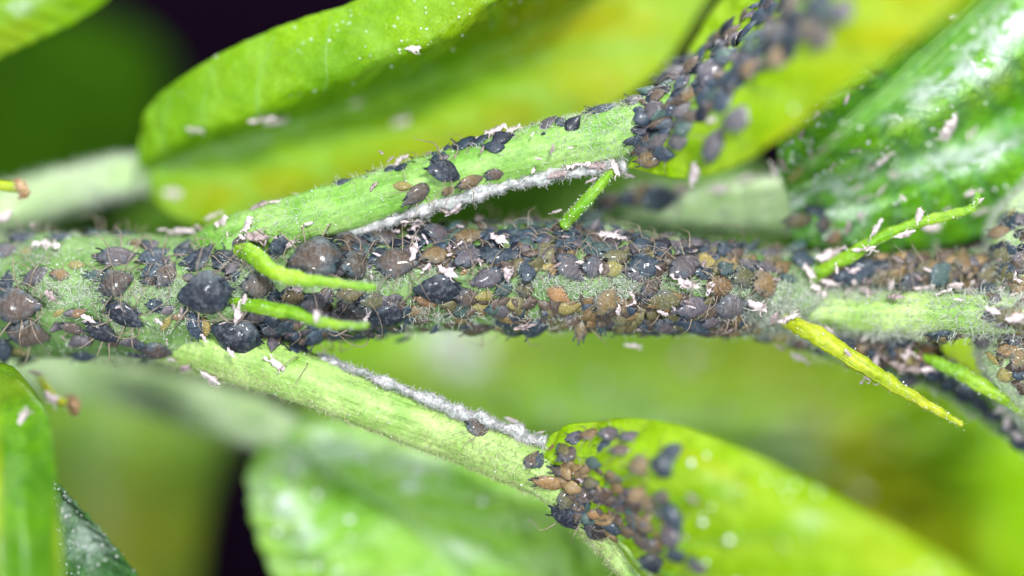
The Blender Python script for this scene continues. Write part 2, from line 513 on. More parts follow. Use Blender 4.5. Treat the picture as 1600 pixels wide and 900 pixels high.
ICO_V, ICO_F = None, None
def ico():
    global ICO_V, ICO_F
    if ICO_V is None:
        g = (1 + 5 ** .5) / 2
        v = np.array([(-1, g, 0), (1, g, 0), (-1, -g, 0), (1, -g, 0), (0, -1, g), (0, 1, g), (0, -1, -g), (0, 1, -g), (g, 0, -1), (g, 0, 1), (-g, 0, -1), (-g, 0, 1)])
        ICO_V = v / np.linalg.norm(v[0])
        ICO_F = np.array([(0, 11, 5), (0, 5, 1), (0, 1, 7), (0, 7, 10), (0, 10, 11), (1, 5, 9), (5, 11, 4), (11, 10, 2), (10, 7, 6), (7, 1, 8), (3, 9, 4), (3, 4, 2), (3, 2, 6), (3, 6, 8), (3, 8, 9), (4, 9, 5), (2, 4, 11), (6, 2, 10), (8, 6, 7), (9, 8, 1)])
    return ICO_V, ICO_F

def specks(name, t, count, parent, mat, r=(0.008, 0.022), mask=None):
    V = t.V.reshape(-1, 3); Nn = t.nrm.reshape(-1, 3)
    idx = rng.integers(0, len(V), count * 8)
    jit = rng.normal(0, 0.04, (len(idx), 3))
    base = V[idx] + jit - Nn[idx] * np.sum(jit * Nn[idx], axis=1)[:, None]
    k = D / (D + base[:, 1]) * 100
    px = 800 + base[:, 0] * k; py = 450 - base[:, 2] * k
    keep = (Nn[idx][:, 1] < 0.3) & (px > -40) & (px < 1640) & (py > -40) & (py < 940)
    if mask is not None: keep &= rng.random(len(idx)) < mask(px, py)
    base, nn = base[keep][:count], Nn[idx][keep][:count]
    iv, if_ = ico()
    m = len(base)
    if not m: return
    rr = rng.uniform(*r, m) ** 1.0
    sc = rng.uniform(0.6, 1.5, (m, 1, 3))
    verts = (base[:, None] + nn[:, None] * (rr * 0.4)[:, None, None] + iv[None] * rr[:, None, None] * sc).reshape(-1, 3)
    F = (if_[None] + (np.arange(m) * 12)[:, None, None]).reshape(-1, 3)
    me = bpy.data.meshes.new(name)
    me.from_pydata(verts.tolist(), [], F.tolist()); me.polygons.foreach_set('use_smooth', [True] * len(me.polygons))
    me.materials.append(mat); me.update()
    return link(name, me, parent, kind='stuff')

# ------------------------------------------------------------------ setting: dark backdrop, curved shell far behind
M_BACK = plain_mat('backdrop_dark', (0.0035, 0.0015, 0.0045), (0.007, 0.003, 0.009), 0.06, 0.95, 0, 0, spec=0.0)
bv, bf = [], []
nb = 24
for i in range(nb + 1):
    a = math.radians(-75 + 150 * i / nb)
    for j in range(3):
        bv.append((34 * math.sin(a), -4 + 32 * math.cos(a), -22 + 22 * j))
for i in range(nb):
    for j in range(2):
        bf.append((i * 3 + j, (i + 1) * 3 + j, (i + 1) * 3 + j + 1, i * 3 + j + 1))
link('backdrop', mesh('backdrop', bv, bf, M_BACK), kind='structure')

# ------------------------------------------------------------------ leaf materials
L_BRIGHT = leaf_mat('leaf_bright', (0.24, 0.48, 0.001), (0.16, 0.38, 0.001), veincol=(0.26, 0.50, 0.045), rough=0.5, spec=.32, trans=0.30)
L_LIME = leaf_mat('leaf_lime', (0.28, 0.50, 0.002), (0.21, 0.42, 0.001), yellow=(0.46, 0.44, 0.002), veincol=(0.38, 0.56, 0.04), rough=0.5, trans=0.30, bump=0.05, cell=12, spec=.3)
L_MINT = leaf_mat('leaf_mint', (0.30, 0.58, 0.06), (0.20, 0.52, 0.01), veincol=(0.40, 0.62, 0.26), rough=0.36, trans=0.25)
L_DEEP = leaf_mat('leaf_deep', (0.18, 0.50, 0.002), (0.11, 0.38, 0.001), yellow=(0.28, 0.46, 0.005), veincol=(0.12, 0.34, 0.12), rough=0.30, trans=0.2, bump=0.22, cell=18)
L_FAR = leaf_mat('leaf_far', (0.27, 0.56, 0.002), (0.18, 0.44, 0.001), yellow=(0.50, 0.45, 0.002), veincol=(0.30, 0.52, 0.012), rough=0.45, trans=0.25, bump=0.05, cell=8, spec=.22)
L_DARK = leaf_mat('leaf_painted_shade', (0.022, 0.066, 0.002), (0.012, 0.040, 0.002), veincol=(0.03, 0.08, 0.005), rough=0.7, trans=0.1, bump=0.02, cell=6, spec=.0)  # this leaf's shade is painted into its dark base colour
L_OLIVE = leaf_mat('leaf_olive', (0.19, 0.33, 0.002), (0.08, 0.20, 0.002), yellow=(0.28, 0.28, 0.002), veincol=(0.10, 0.2, 0.03), rough=0.6, trans=0.15, bump=0.02, cell=6)
M_MIDRIB = stem_mat('midrib', (0.22, 0.46, 0.10), (0.34, 0.56, 0.22), rough=0.45)
M_VEIN = stem_mat('vein', (0.16, 0.40, 0.05), (0.24, 0.48, 0.10), rough=0.4)
M_VEIND = stem_mat('vein_deep', (0.07, 0.24, 0.05), (0.13, 0.34, 0.10), rough=0.35)

# ------------------------------------------------------------------ far leaves
def single_leaf(label, rails, mat, **kw):
    g = kw.pop('group', None)
    c = P(*rails[len(rails) // 2][0])
    r = root('leaf', c, label, 'leaf', g)
    t = blade('blade', rails, mat, r, **kw)
    return r, t

GF = 'blurred leaves behind the infested shoot'
single_leaf('blurred green leaf with painted shade in the gap left of the big folded leaf', [
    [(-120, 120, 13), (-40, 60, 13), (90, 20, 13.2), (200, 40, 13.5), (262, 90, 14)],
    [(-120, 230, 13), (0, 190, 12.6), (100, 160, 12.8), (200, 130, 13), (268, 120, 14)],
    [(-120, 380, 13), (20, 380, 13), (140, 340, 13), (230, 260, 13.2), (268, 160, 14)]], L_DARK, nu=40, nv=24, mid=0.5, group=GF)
single_leaf('olive green heavily blurred leaf between the two lower left leaves', [
    [(60, 560, 9), (40, 700, 9), (60, 820, 9), (110, 980, 9)],
    [(160, 560, 9), (150, 700, 8.6), (170, 820, 8.6), (200, 980, 9)],
    [(400, 610, 9.5), (360, 700, 9.2), (325, 800, 9.2), (300, 980, 9.5)]], L_OLIVE, nu=40, nv=24, mid=0.5, yellow=[(200, 850, 120, 100, 0, .8)], group=GF)
single_leaf('mid green blurred leaf behind the fork of the stem', [
    [(350, 260, 7), (600, 250, 7), (900, 230, 7), (1150, 240, 7.5)],
    [(200, 340, 7), (500, 330, 6.8), (900, 320, 7), (1250, 330, 7.5)],
    [(150, 440, 7.4), (400, 420, 7.2), (900, 410, 7), (1250, 420, 7.5)]],
    leaf_mat('leaf_gap', (0.10, 0.27, 0.002), (0.06, 0.18, 0.002), veincol=(0.16, 0.34, 0.02), rough=0.55, trans=0.2, bump=0.03, cell=8), nu=50, nv=30, mid=0.5, group=GF)
r6, t6 = single_leaf('broad green and yellow blurred leaf filling the space below the main stem', [
    [(430, 480, 9.0), (700, 460, 8.8), (950, 440, 8.6), (1250, 450, 8.8), (1500, 480, 9.3), (1750, 540, 10)],
    [(440, 590, 7.2), (700, 590, 6.9), (950, 585, 6.7), (1250, 600, 6.9), (1500, 630, 7.6), (1750, 680, 8.6)],
    [(500, 690, 5.8), (750, 700, 5.5), (1000, 700, 5.2), (1250, 720, 5.6), (1450, 760, 6.4), (1750, 810, 7.6)],
    [(560, 810, 5.0), (800, 820, 4.6), (1000, 830, 4.4), (1250, 860, 4.8), (1450, 920, 5.6), (1690, 980, 6.8)]],
    L_FAR, key='far_leaf', nu=90, nv=60, mid=0.62, veins=10, pleat=0.22, veinw=0.3, bumpy=0.12,
    yellow=[(740, 560, 120, 40, 10, .5), (1400, 800, 140, 60, -30, .9), (1330, 680, 100, 50, -30, .6), (1190, 560, 160, 60, 0, .45), (1500, 560, 120, 60, 0, .4)],
    wax=[(712, 535, 46, 44, 0, 1.6), (735, 560, 16, 16, 0, 1.6), (1230, 690, 80, 60, 0, .35), (1060, 660, 60, 20, 0, .4), (900, 630, 90, 24, 0, .25)], group=GF)
single_leaf('yellow green blurred leaf low at the right behind the lime leaf', [
    [(1180, 700, 8), (1350, 690, 8), (1500, 690, 8.4), (1700, 680, 9)],
    [(1180, 830, 8.4), (1350, 800, 8.2), (1500, 760, 8.6), (1620, 730, 9)],
    [(1180, 980, 9), (1350, 960, 9), (1500, 960, 9), (1660, 960, 9)]],
    leaf_mat('leaf_far_yellow', (0.30, 0.40, 0.004), (0.19, 0.32, 0.003), yellow=(0.42, 0.36, 0.003), veincol=(0.36, 0.44, 0.1), rough=0.5, trans=0.2, bump=0.03, cell=8),
    nu=40, nv=30, mid=0.5, yellow=[(1420, 800, 110, 70, -30, .95), (1480, 870, 60, 60, 0, .8)], group=GF)
single_leaf('lime green corner leaf at the top left', [
    [(-120, -60, 1.6), (50, -90, 1.6), (280, -100, 1.8)],
    [(-120, 60, 1.6), (40, 0, 1.3), (270, -70, 1.7)],
    [(-120, 150, 2.0), (-10, 96, 1.8), (60, 62, 1.7), (130, 28, 1.7), (240, -50, 1.9)]],
    L_BRIGHT, nu=50, nv=30, yellow=[(10, 60, 60, 25, 30, .4)], wax=[(20, 15, 40, 12, 20, .5)])
rA5, tA5 = single_leaf('upright leaf blade with yellow and dark green stripes at lower left', [
    [(-60, 600, 0.2), (-50, 700, -.8), (-40, 800, -1.5), (-40, 980, -2.2)],
    [(-50, 580, 0.2), (-5, 690, -.9), (-5, 800, -1.7), (0, 980, -2.4)],
    [(-40, 572, 0.2), (28, 640, -.6), (35, 800, -1.5), (40, 980, -2.1)],
    [(0, 566, 0.2), (52, 640, -.7), (60, 800, -1.6), (66, 980, -2.2)],
    [(22, 572, 0.2), (74, 650, -.8), (90, 800, -1.8), (102, 980, -2.5)]],
    leaf_mat('leaf_left', (0.13, 0.34, 0.002), (0.05, 0.19, 0.001), yellow=(0.40, 0.48, 0.004), veincol=(0.10, 0.25, 0.01), rough=0.5, trans=0.25, bump=0.04, cell=10),
    key='left_blade', nu=50, nv=40, pleat=0.02, veins=4, yellow=[(-8, 760, 10, 110, 0, .8), (92, 860, 8, 90, 0, .5), (20, 600, 60, 30, 0, .25)])
r9, t9 = single_leaf('small dark green leaf speckled white at the bottom left edge', [
    [(84, 755, 0.3), (86, 820, 0.3), (90, 900, 0.2), (95, 980, 0.2)],
    [(86, 758, 0.35), (125, 820, 0.6), (160, 890, 0.7), (190, 980, 0.7)],
    [(88, 760, 0.3), (140, 812, 0.5), (195, 875, 0.6), (270, 980, 0.6)]],
    leaf_mat('leaf_speckled', (0.06, 0.22, 0.03), (0.03, 0.14, 0.02), veincol=(0.10, 0.3, 0.1), rough=0.35, trans=0.15, bump=0.25, cell=20),
    nu=50, nv=30, wax=[(140, 850, 30, 40, 0, .6), (100, 800, 14, 30, 0, .35)])
specks('wax_specks', t9, 90, r9, M_SPECK, (0.01, 0.025))

# ------------------------------------------------------------------ leaf A: big folded leaf with its petiole
rA = root('leaf', P(232, 268, 2.0), 'large folded bright green leaf on a woolly petiole, upper left', 'leaf')
tA = blade('blade', [
    [(213, 240, 2.0), (232, 168, 1.7), (310, 104, 1.2), (430, 44, .9), (560, 0, .6), (720, -60, .5), (900, -130, .5)],
    [(214, 250, 2.0), (262, 190, 1.5), (360, 128, 1.0), (500, 70, .6), (620, 35, .4), (760, -20, .3), (900, -80, .3)],
    [(218, 258, 2.0), (296, 222, 1.6), (410, 178, 1.1), (560, 120, .7), (690, 68, .4), (800, -4, .4), (920, -60, .4)],
    [(230, 268, 2.3), (320, 242, 2.5), (430, 205, 2.4), (560, 165, 2.7), (700, 110, 3.0), (850, 40, 3.2), (980, -40, 3.4)],
    [(235, 288, 2.4), (330, 285, 2.6), (480, 250, 2.6), (680, 190, 2.7), (850, 120, 2.9), (980, 40, 3.1), (1060, -60, 3.4)],
    [(236, 305, 2.6), (290, 345, 2.3), (430, 355, 2.1), (660, 300, 2.2), (860, 225, 2.5), (1020, 120, 2.9), (1120, -20, 3.3)]],
    L_BRIGHT, rA, key='leaf_a', nu=150, nv=100, mid=0.6, veins=7, pleat=0.035, bumpy=0.06,
    yellow=[(900, 20, 160, 60, 10, .75), (700, 230, 260, 50, 20, .55), (380, 300, 120, 30, 10, .6), (960, 110, 100, 60, 20, .4)],
    wax=[(420, 215, 90, 8, 22, .3), (320, 238, 80, 8, 20, .4)])
vein_tube(tA, 'midrib', [(0.0, .6), (.25, .6), (.5, .6), (.75, .6), (.99, .6)], .07, .04, M_MIDRIB, rA, -0.02)
for u in (.08, .2, .32, .44):
    vein_tube(tA, 'vein', [(u, .41), (u + .05, .25), (u + .16, .04)], .018, .01, M_VEIN, rA, 0.0)
for u in (.03, .16, .3, .45, .6):
    vein_tube(tA, 'vein', [(u, .62), (u + .12, .75), (u + .28, .95)], .03, .014, M_VEIN, rA, 0.0)
specks('wax_specks', tA, 240, rA, M_SPECK, (0.006, 0.018), lambda x, y: np.clip((x - 380) / 300, 0.05, 1) * (y < 150 + 0 * x))
tPA = tube('petiole', [(-80, 352, 4.0, 36), (60, 312, 3.4, 33), (150, 285, 3.0, 30), (215, 272, 2.75, 27), (262, 262, 3.3, 20)], M_PETW, rA, key='petiole_a')
hairs('hairs', tPA, 2600, tPA.o, M_HAIR, rad=0.008)

# ------------------------------------------------------------------ leaf D lower left with blurred petiole
rD = root('leaf', P(405, 685, 3.0), 'pale mint leaf with painted glossy spots on a blurred petiole, lower left', 'leaf')
tD = blade('blade', [
    [(402, 690, 3.3), (386, 750, 2.9), (398, 830, 2.6), (455, 980, 2.4)],
    [(405, 685, 3.1), (450, 770, 2.3), (520, 870, 2.0), (600, 980, 2.0)],
    [(410, 680, 3.2), (540, 750, 2.7), (660, 830, 2.5), (780, 980, 2.6)],
    [(420, 670, 3.2), (600, 710, 2.3), (780, 810, 2.0), (920, 980, 2.0)],
    [(430, 655, 3.6), (640, 650, 3.2), (860, 750, 2.8), (1030, 980, 2.8)]],
    L_MINT, rD, key='leaf_d', nu=100, nv=90, mid=0.5, veins=7, pleat=0.14, veinw=0.2, bumpy=0.10, skew=0.5,
    wax=[(450, 740, 30, 60, -60, .55), (440, 790, 24, 20, 0, .9), (480, 830, 30, 30, 0, .6), (660, 730, 30, 16, 0, .9), (640, 755, 16, 14, 0, .9), (540, 700, 120, 24, -12, .5), (540, 895, 20, 12, 0, 1), (720, 860, 40, 16, -30, .5), (590, 640, 60, 20, 0, .4)])  # pale gloss of the blade painted in as colour spots
vein_tube(tD, 'midrib', [(0.0, .5), (.3, .5), (.6, .5), (.99, .5)], .07, .05, M_MIDRIB, rD, -0.02)
for u in (.08, .22, .38, .54):
    vein_tube(tD, 'vein', [(u, .48), (u + .12, .3), (u + .3, .06)], .03, .014, M_VEIN, rD, 0.0)
    vein_tube(tD, 'vein', [(u, .52), (u + .12, .7), (u + .3, .94)], .03, .014, M_VEIN, rD, 0.0)
tPD = tube('petiole', [(-60, 560, 5.4, 28), (60, 574, 5.0, 31), (160, 592, 4.8, 34), (300, 628, 4.4, 37), (420, 668, 3.6, 36), (470, 705, 3.2, 20)], M_PETW, rD, key='petiole_d')
hairs('hairs', tPD, 1500, tPD.o, M_HAIR, rad=0.009)

# ------------------------------------------------------------------ leaf E upper right
rE = root('leaf', P(1225, 320, 1.9), 'deep green glossy ribbed leaf with painted white sheen patches, upper right', 'leaf')
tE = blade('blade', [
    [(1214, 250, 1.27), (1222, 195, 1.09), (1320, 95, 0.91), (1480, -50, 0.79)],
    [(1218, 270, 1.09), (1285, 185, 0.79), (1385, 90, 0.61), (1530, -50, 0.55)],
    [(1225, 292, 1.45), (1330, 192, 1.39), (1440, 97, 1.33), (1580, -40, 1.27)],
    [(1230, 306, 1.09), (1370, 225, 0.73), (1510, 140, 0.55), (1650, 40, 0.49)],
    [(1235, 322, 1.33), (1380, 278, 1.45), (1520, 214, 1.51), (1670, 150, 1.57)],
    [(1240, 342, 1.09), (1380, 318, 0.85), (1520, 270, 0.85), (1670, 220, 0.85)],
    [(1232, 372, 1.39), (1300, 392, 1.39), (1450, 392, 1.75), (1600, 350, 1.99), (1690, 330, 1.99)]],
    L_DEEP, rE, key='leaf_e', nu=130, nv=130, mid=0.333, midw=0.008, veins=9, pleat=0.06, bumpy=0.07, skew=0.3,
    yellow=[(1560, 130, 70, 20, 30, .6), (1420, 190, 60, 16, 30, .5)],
    wax=[(1538, 85, 30, 40, -20, 1.5), (1505, 110, 10, 8, 0, 1), (1580, 45, 24, 26, -30, .8), (1450, 145, 46, 24, 35, .85), (1390, 185, 20, 10, 30, .7), (1500, 250, 60, 22, 15, .9), (1430, 262, 34, 14, 20, .7), (1560, 230, 50, 22, 20, .7), (1330, 275, 60, 20, 25, .55), (1260, 310, 60, 16, 15, .7), (1320, 330, 70, 20, 0, .5), (1585, 20, 30, 20, 0, .6), (1360, 130, 20, 12, 30, .3), (1290, 360, 40, 14, 0, .5), (1490, 118, 8, 6, 0, 1), (1480, 135, 16, 5, 0, 1)])  # flash reflections painted in as whitish patches, with some bloom
vein_tube(tE, 'midrib', [(0.02, .333), (.3, .333), (.6, .333), (.99, .333)], .05, .035, M_VEIND, rE, 0.0)
for dv in (.30, .335, .372):
    vein_tube(tE, 'vein', [(0.06, dv), (.3, dv), (.6, dv), (.99, dv)], .026, .02, M_MIDRIB, rE, 0.012)
for u in (.12, .26, .4, .55, .7):
    vein_tube(tE, 'vein', [(u, .31), (u + .06, .2), (u + .16, .04)], .02, .01, M_VEIND, rE, 0.0)
    vein_tube(tE, 'vein', [(u, .36), (u + .1, .46), (u + .2, .62)], .02, .01, M_VEIND, rE, 0.0)
specks('wax_specks', tE, 160, rE, M_SPECK, (0.01, 0.035), lambda x, y: 0.15 + 0.85 * (blobs([(1260, 220, 60, 30, 60, 1), (1460, 250, 120, 50, 10, 1), (1290, 370, 60, 20, 0, 1), (1530, 60, 60, 60, 0, 1)], x, y)))
tPE = tube('petiole', [(860, 400, 1.7, 18), (960, 362, 1.8, 26), (1060, 340, 2.0, 34), (1150, 325, 2.1, 42), (1240, 318, 2.1, 40), (1310, 312, 2.3, 20)], M_PETW, rE, key='petiole_e')
hairs('hairs', tPE, 2600, tPE.o, M_HAIR, rad=0.008, curl=0.8, lie=1.2)

# ------------------------------------------------------------------ the infested shoot
SH = root('infested_shoot', P(-60, 468, 2.0), 'pale green woolly forking shoot crowded with aphids across the middle', 'plant shoot')
tS = tube('main_stem', [(-120, 472, 2.0, 96), (0, 466, 1.45, 96), (150, 463, 1.12, 96), (330, 466, .98, 94), (480, 452, .90, 84), (620, 438, .88, 82), (850, 434, .86, 82), (1000, 443, .86, 77), (1150, 456, .90, 66), (1250, 474, 1.0, 44), (1330, 486, 1.2, 28)],
          M_STEM, SH, key='main_stem', seg=48, rough=0.05, ridges=0.02)
tPB = tube('petiole', [(270, 430, 1.2, 34), (350, 388, .8, 42), (450, 348, .5, 38), (600, 306, .42, 40), (800, 246, .38, 40), (950, 212, .36, 41), (1030, 178, .2, 34), (1090, 130, -.2, 24), (1150, 85, -.5, 14)],
           M_PET, SH, key='petiole_b', seg=40, rough=0.035, ridges=0.03)
tPC = tube('petiole', [(210, 505, 1.3, 40), (320, 540, .75, 46), (450, 580, .42, 42), (600, 638, .40, 41), (750, 693, .38, 42), (860, 745, .34, 38), (940, 830, .2, 26), (1010, 920, 0, 20), (1060, 980, 0, 18)],
           M_PETY, SH, key='petiole_c', seg=40, rough=0.035, ridges=0.03)
tPR = tube('petiole', [(1130, 462, 1.0, 34), (1230, 484, 1.0, 36), (1330, 489, .85, 33), (1450, 489, .5, 31), (1560, 493, .1, 29), (1640, 496, -.1, 28), (1720, 498, -.1, 28)],
           M_PETY, SH, key='petiole_r', seg=36, rough=0.03, ridges=0.03)
tB1 = tube('side_branch', [(1160, 420, 1.1, 26), (1280, 424, 1.1, 28), (1400, 428, 1.0, 30), (1500, 425, 1.0, 34), (1600, 430, 1.2, 40), (1700, 440, 1.6, 40)], M_STEM, SH, key='branch_upper', seg=28)
tB2 = tube('side_branch', [(1200, 500, 1.1, 22), (1320, 542, 1.15, 26), (1430, 566, 1.2, 30), (1530, 622, 1.5, 28), (1620, 688, 1.6, 28), (1700, 750, 1.9, 27)], M_STEM, SH, key='branch_lower', seg=28)
tB3 = tube('side_branch', [(880, 380, 1.5, 20), (960, 325, 1.8, 22), (1020, 308, 2.0, 26), (1080, 325, 2.2, 24)], M_STEM, SH, key='branch_mid', seg=24)
tBD = tube('woolly_bud', [(1680, 262, 1.6, 40), (1648, 330, 1.2, 74), (1622, 410, 1.0, 84), (1612, 480, .95, 78), (1618, 560, .8, 84), (1655, 640, .9, 60), (1700, 700, 1.1, 30)],
           M_PETW, SH, key='bud', seg=40, rough=0.10, nfreq=1.6)

# leaf B (yellowing, in front) and leaf C (lime, lower right) belong to the shoot
tLB = blade('leaf', [
    [(985, 200, .5), (1044, 118, 1.1), (1085, 60, 1.5), (1150, -50, 1.8)],
    [(1000, 205, .3), (1080, 130, .3), (1150, 60, .2), (1230, -50, .2)],
    [(1005, 212, .1), (1125, 118, -.8), (1235, 20, -1.6), (1310, -60, -2.1)],
    [(1000, 232, -.1), (1150, 170, -1.5), (1300, 50, -2.6), (1440, -60, -3.2)],
    [(975, 262, .2), (1075, 279, -.7), (1180, 240, -1.9), (1330, 130, -3.1), (1470, 30, -4.0), (1620, -90, -4.8)]],
    L_LIME, SH, key='leaf_b', nu=90, nv=70, mid=0.5, veins=6, pleat=0.05, veinw=.25, bumpy=0.05,
    yellow=[(1420, 20, 130, 60, 35, .75), (1250, 190, 90, 14, 35, .55), (1300, 90, 60, 30, 30, .25)],
    label='lime leaf turning yellow along its edge, above the petiole fork')
vein_tube(tLB, 'midrib', [(0.0, .5), (.3, .5), (.6, .5), (.99, .5)], .10, .06, M_PET, tLB.o, 0.0)
for u in (.15, .3, .45, .6):
    vein_tube(tLB, 'vein', [(u, .52), (u + .1, .7), (u + .22, .95)], .025, .012, M_VEIN, tLB.o, 0.0)
tLC = blade('leaf', [
    [(842, 694, .25), (880, 668, .05), (960, 652, -.3), (1060, 664, -1.1), (1180, 712, -2.0), (1330, 792, -3.1), (1480, 880, -4.0), (1640, 990, -5)],
    [(848, 712, .10), (900, 705, -.3), (980, 710, -.9), (1070, 745, -1.6), (1180, 800, -2.4), (1300, 870, -3.2), (1420, 950, -4), (1500, 1010, -4.6)],
    [(856, 735, .02), (905, 745, -.25), (960, 768, -.55), (1020, 808, -1.0), (1090, 870, -1.6), (1160, 930, -2.2), (1220, 980, -2.6), (1280, 1030, -3)],
    [(866, 762, .0), (900, 790, -.05), (935, 822, -.1), (965, 855, -.2), (1000, 895, -.35), (1040, 940, -.5), (1070, 980, -.6), (1100, 1020, -.7)]],
    L_LIME, SH, key='leaf_c', nu=100, nv=80, mid=0.98, veins=8, pleat=0.06, veinw=.25, skew=.5, bumpy=0.06,
    yellow=[(1120, 735, 70, 14, -28, .5), (1400, 880, 120, 30, -30, .4)],
    wax=[(1270, 810, 26, 14, 0, .3), (1130, 760, 24, 12, -30, .3)],
    label='lime leaf with a dense aphid colony at its base, lower right')
vein_tube(tLC, 'midrib', [(0.0, .97), (.3, .97), (.6, .97), (.99, .97)], .10, .06, M_PETY, tLC.o, 0.0)
for u in (.12, .26, .4, .55):
    vein_tube(tLC, 'vein', [(u, .95), (u + .12, .7), (u + .3, .1)], .03, .014, M_VEIN, tLC.o, 0.0)

# stipules: blunt green pegs
ST = [
    ('upper green peg over the aphids left of centre', [(372, 388, .25, 14), (400, 402, -.1, 18), (432, 427, -.4, 16), (475, 437, -.5, 13), (530, 443, -.6, 10), (586, 449, -.65, 8)], M_STIP),
    ('lower green peg ending beside a brown black aphid', [(352, 474, .2, 10), (395, 477, -.2, 15), (450, 488, -.45, 14), (500, 503, -.6, 11), (545, 509, -.7, 8), (575, 510, -.7, 7)], M_STIP),
    ('short green peg behind the upper petiole', [(880, 352, .3, 12), (905, 325, .15, 13), (932, 295, .1, 12), (962, 262, .3, 9)], M_STIP),
    ('long green peg dotted with shed skins pointing up right', [(1262, 438, .9, 12), (1310, 410, .6, 14), (1370, 374, .45, 13), (1430, 350, .35, 11), (1490, 335, .3, 10), (1524, 322, .3, 9), (1527, 302, .3, 6)], M_STIP),
    ('long yellow green peg tapering to the lower right', [(1225, 500, .5, 14), (1275, 524, .15, 18), (1340, 566, .02, 17), (1400, 604, 0, 14), (1455, 636, 0, 10), (1504, 664, 0, 6)], M_STIPY),
    ('green peg along the dark lower branch at right', [(1430, 552, .9, 8), (1480, 573, .6, 13), (1540, 606, .5, 15), (1600, 642, .5, 14), (1680, 695, .6, 14)], M_STIP)]
TST = []
for lb, pth, mt in ST:
    pth = [(x_, y_, d_, r_ * (.76 if k_ < len(pth) - 2 else .7)) for k_, (x_, y_, d_, r_) in enumerate(pth)]
    t = tube('stipule', pth, mt, SH, key='stipule', seg=22, step=0.03, rough=0.035, nfreq=5, ridges=.06, label=lb)
    TST.append(t)
    hairs('hairs', t, 260, t.o, M_HAIR, (0.02, 0.07), 0.0035, 0.8, 0.5)
    specks('wax_specks', t, 34, t.o, M_SPECK, (0.005, 0.014))
# dry bud tips at the far left
for (px, py, y, lb) in ((28, 293, .6, 'small tan dried bud tip at the far left edge'), (108, 630, .9, 'small tan dried bud tip under the lower left of the stem')):
    rr = root('dry_bud_tip', P(px, py, y), lb, 'bud tip')
    if px < 50:
        t = tube('peg', [(px - 60, py - 10, y, 9), (px - 20, py - 2, y, 10), (px + 4, py, y, 9)], M_STIPY, rr, seg=14, step=.04)
    else:
        t = tube('peg', [(px - 46, py - 40, y + .6, 5), (px - 20, py - 6, y + .1, 6), (px + 4, py, y, 5)], M_STIPY, rr, seg=14, step=.04)
    t2 = tube('tip', [(px - 2, py - 12, y, 3), (px + 4, py - 4, y, 9), (px + 9, py + 6, y, 9), (px + 4, py + 16, y, 4)], M_BUDTIP, rr, seg=16, step=.03, rough=.09, nfreq=7)
    hairs('hairs', t2, 120, rr, plain_mat('tan_hair', (.5, .35, .2), (.8, .65, .5), 4, .5, .2, 0), (0.05, 0.14), .006, .8, .5)

# hair cover of the shoot
WOOLM = [(900, 440, 110, 18, 0, 1), (990, 450, 60, 16, 0, .9), (690, 488, 60, 14, 0, 1), (560, 440, 60, 20, 0, .6), (640, 425, 80, 12, 0, .8), (110, 455, 110, 22, 0, .9), (260, 452, 80, 18, 0, .9), (390, 425, 40, 40, 0, .8), (1190, 480, 60, 30, 0, .9), (250, 500, 90, 20, 0, .4), (840, 495, 60, 12, 0, .6), (1150, 445, 60, 14, 0, .8), (60, 400, 60, 16, 0, .3)]
hairs('hairs', tS, 15000, tS.o, M_HAIR, (0.10, 0.28), 0.0075, 1.1, 0.9, K=7, mask=lambda x, y: 0.015 + 0.985 * blobs(WOOLM, x, y))
hairs('hairs', tS, 1500, tS.o, M_HAIR, (0.06, 0.2), 0.0055, 0.8, 0.4)
hairs('hairs', tPB, 2800, tPB.o, M_HAIR, (0.05, 0.17), 0.005, 0.9, 0.5, mask=lambda x, y: 0.04 + blobs([(930, 215, 70, 40, 15, 1), (450, 345, 100, 20, 15, .7), (700, 240, 200, 10, 16, .5), (850, 200, 120, 9, 16, .8)], x, y))
hairs('hairs', tPC, 4200, tPC.o, M_HAIRY, (0.05, 0.16), 0.005, 1.0, 0.6, mask=lambda x, y: 0.03 + blobs([(780, 710, 100, 40, -22, 1), (700, 740, 140, 12, -22, .9), (600, 680, 120, 10, -22, .7), (940, 830, 50, 60, 0, .9), (380, 590, 120, 12, -15, .9)], x, y))
hairs('hairs', tPR, 4200, tPR.o, M_HAIR, (0.10, 0.3), 0.006, 1.1, 0.6, mask=lambda x, y: 0.12 + blobs([(1200, 475, 70, 30, 0, 1), (1310, 462, 100, 10, 0, .6), (1350, 520, 140, 8, 0, .9), (1550, 490, 90, 26, 0, .7)], x, y))
hairs('hairs', tB1, 700, tB1.o, M_HAIR)
hairs('hairs', tB2, 700, tB2.o, M_HAIR)
hairs('hairs', tBD, 7500, tBD.o, M_HAIR, (0.08, 0.26), 0.006, 1.2, 0.9, K=7)
specks('wax_specks', tS, 520, tS.o, M_SPECK, (0.006, 0.017))
specks('wax_specks', tPB, 180, tPB.o, M_SPECK, (0.005, 0.013))
specks('wax_specks', tPC, 220, tPC.o, M_SPECK, (0.005, 0.013))

# woolly ridges: the felted margin of the groove along each petiole
t = tube('woolly_ridge', [(520, 368, .5, 3), (570, 356, .35, 6), (640, 334, .22, 8), (740, 304, .18, 8), (840, 280, .16, 9), (930, 262, .2, 8), (975, 258, .3, 4)], M_WOOL, tPB.o, key='ridge', seg=16, step=.03, rough=.10, nfreq=4)
hairs('hairs', t, 2200, tPB.o, M_WOOL, (0.04, 0.13), 0.0055, .7, .6)
t = tube('woolly_ridge', [(498, 558, .3, 4), (560, 580, .12, 6), (640, 612, .05, 7), (720, 643, .03, 8), (790, 668, .05, 8), (850, 692, .15, 5)], M_WOOL, tPC.o, key='ridge', seg=16, step=.03, rough=.10, nfreq=4)
hairs('hairs', t, 2200, tPC.o, M_WOOL, (0.04, 0.11), 0.0055, .7, .6)

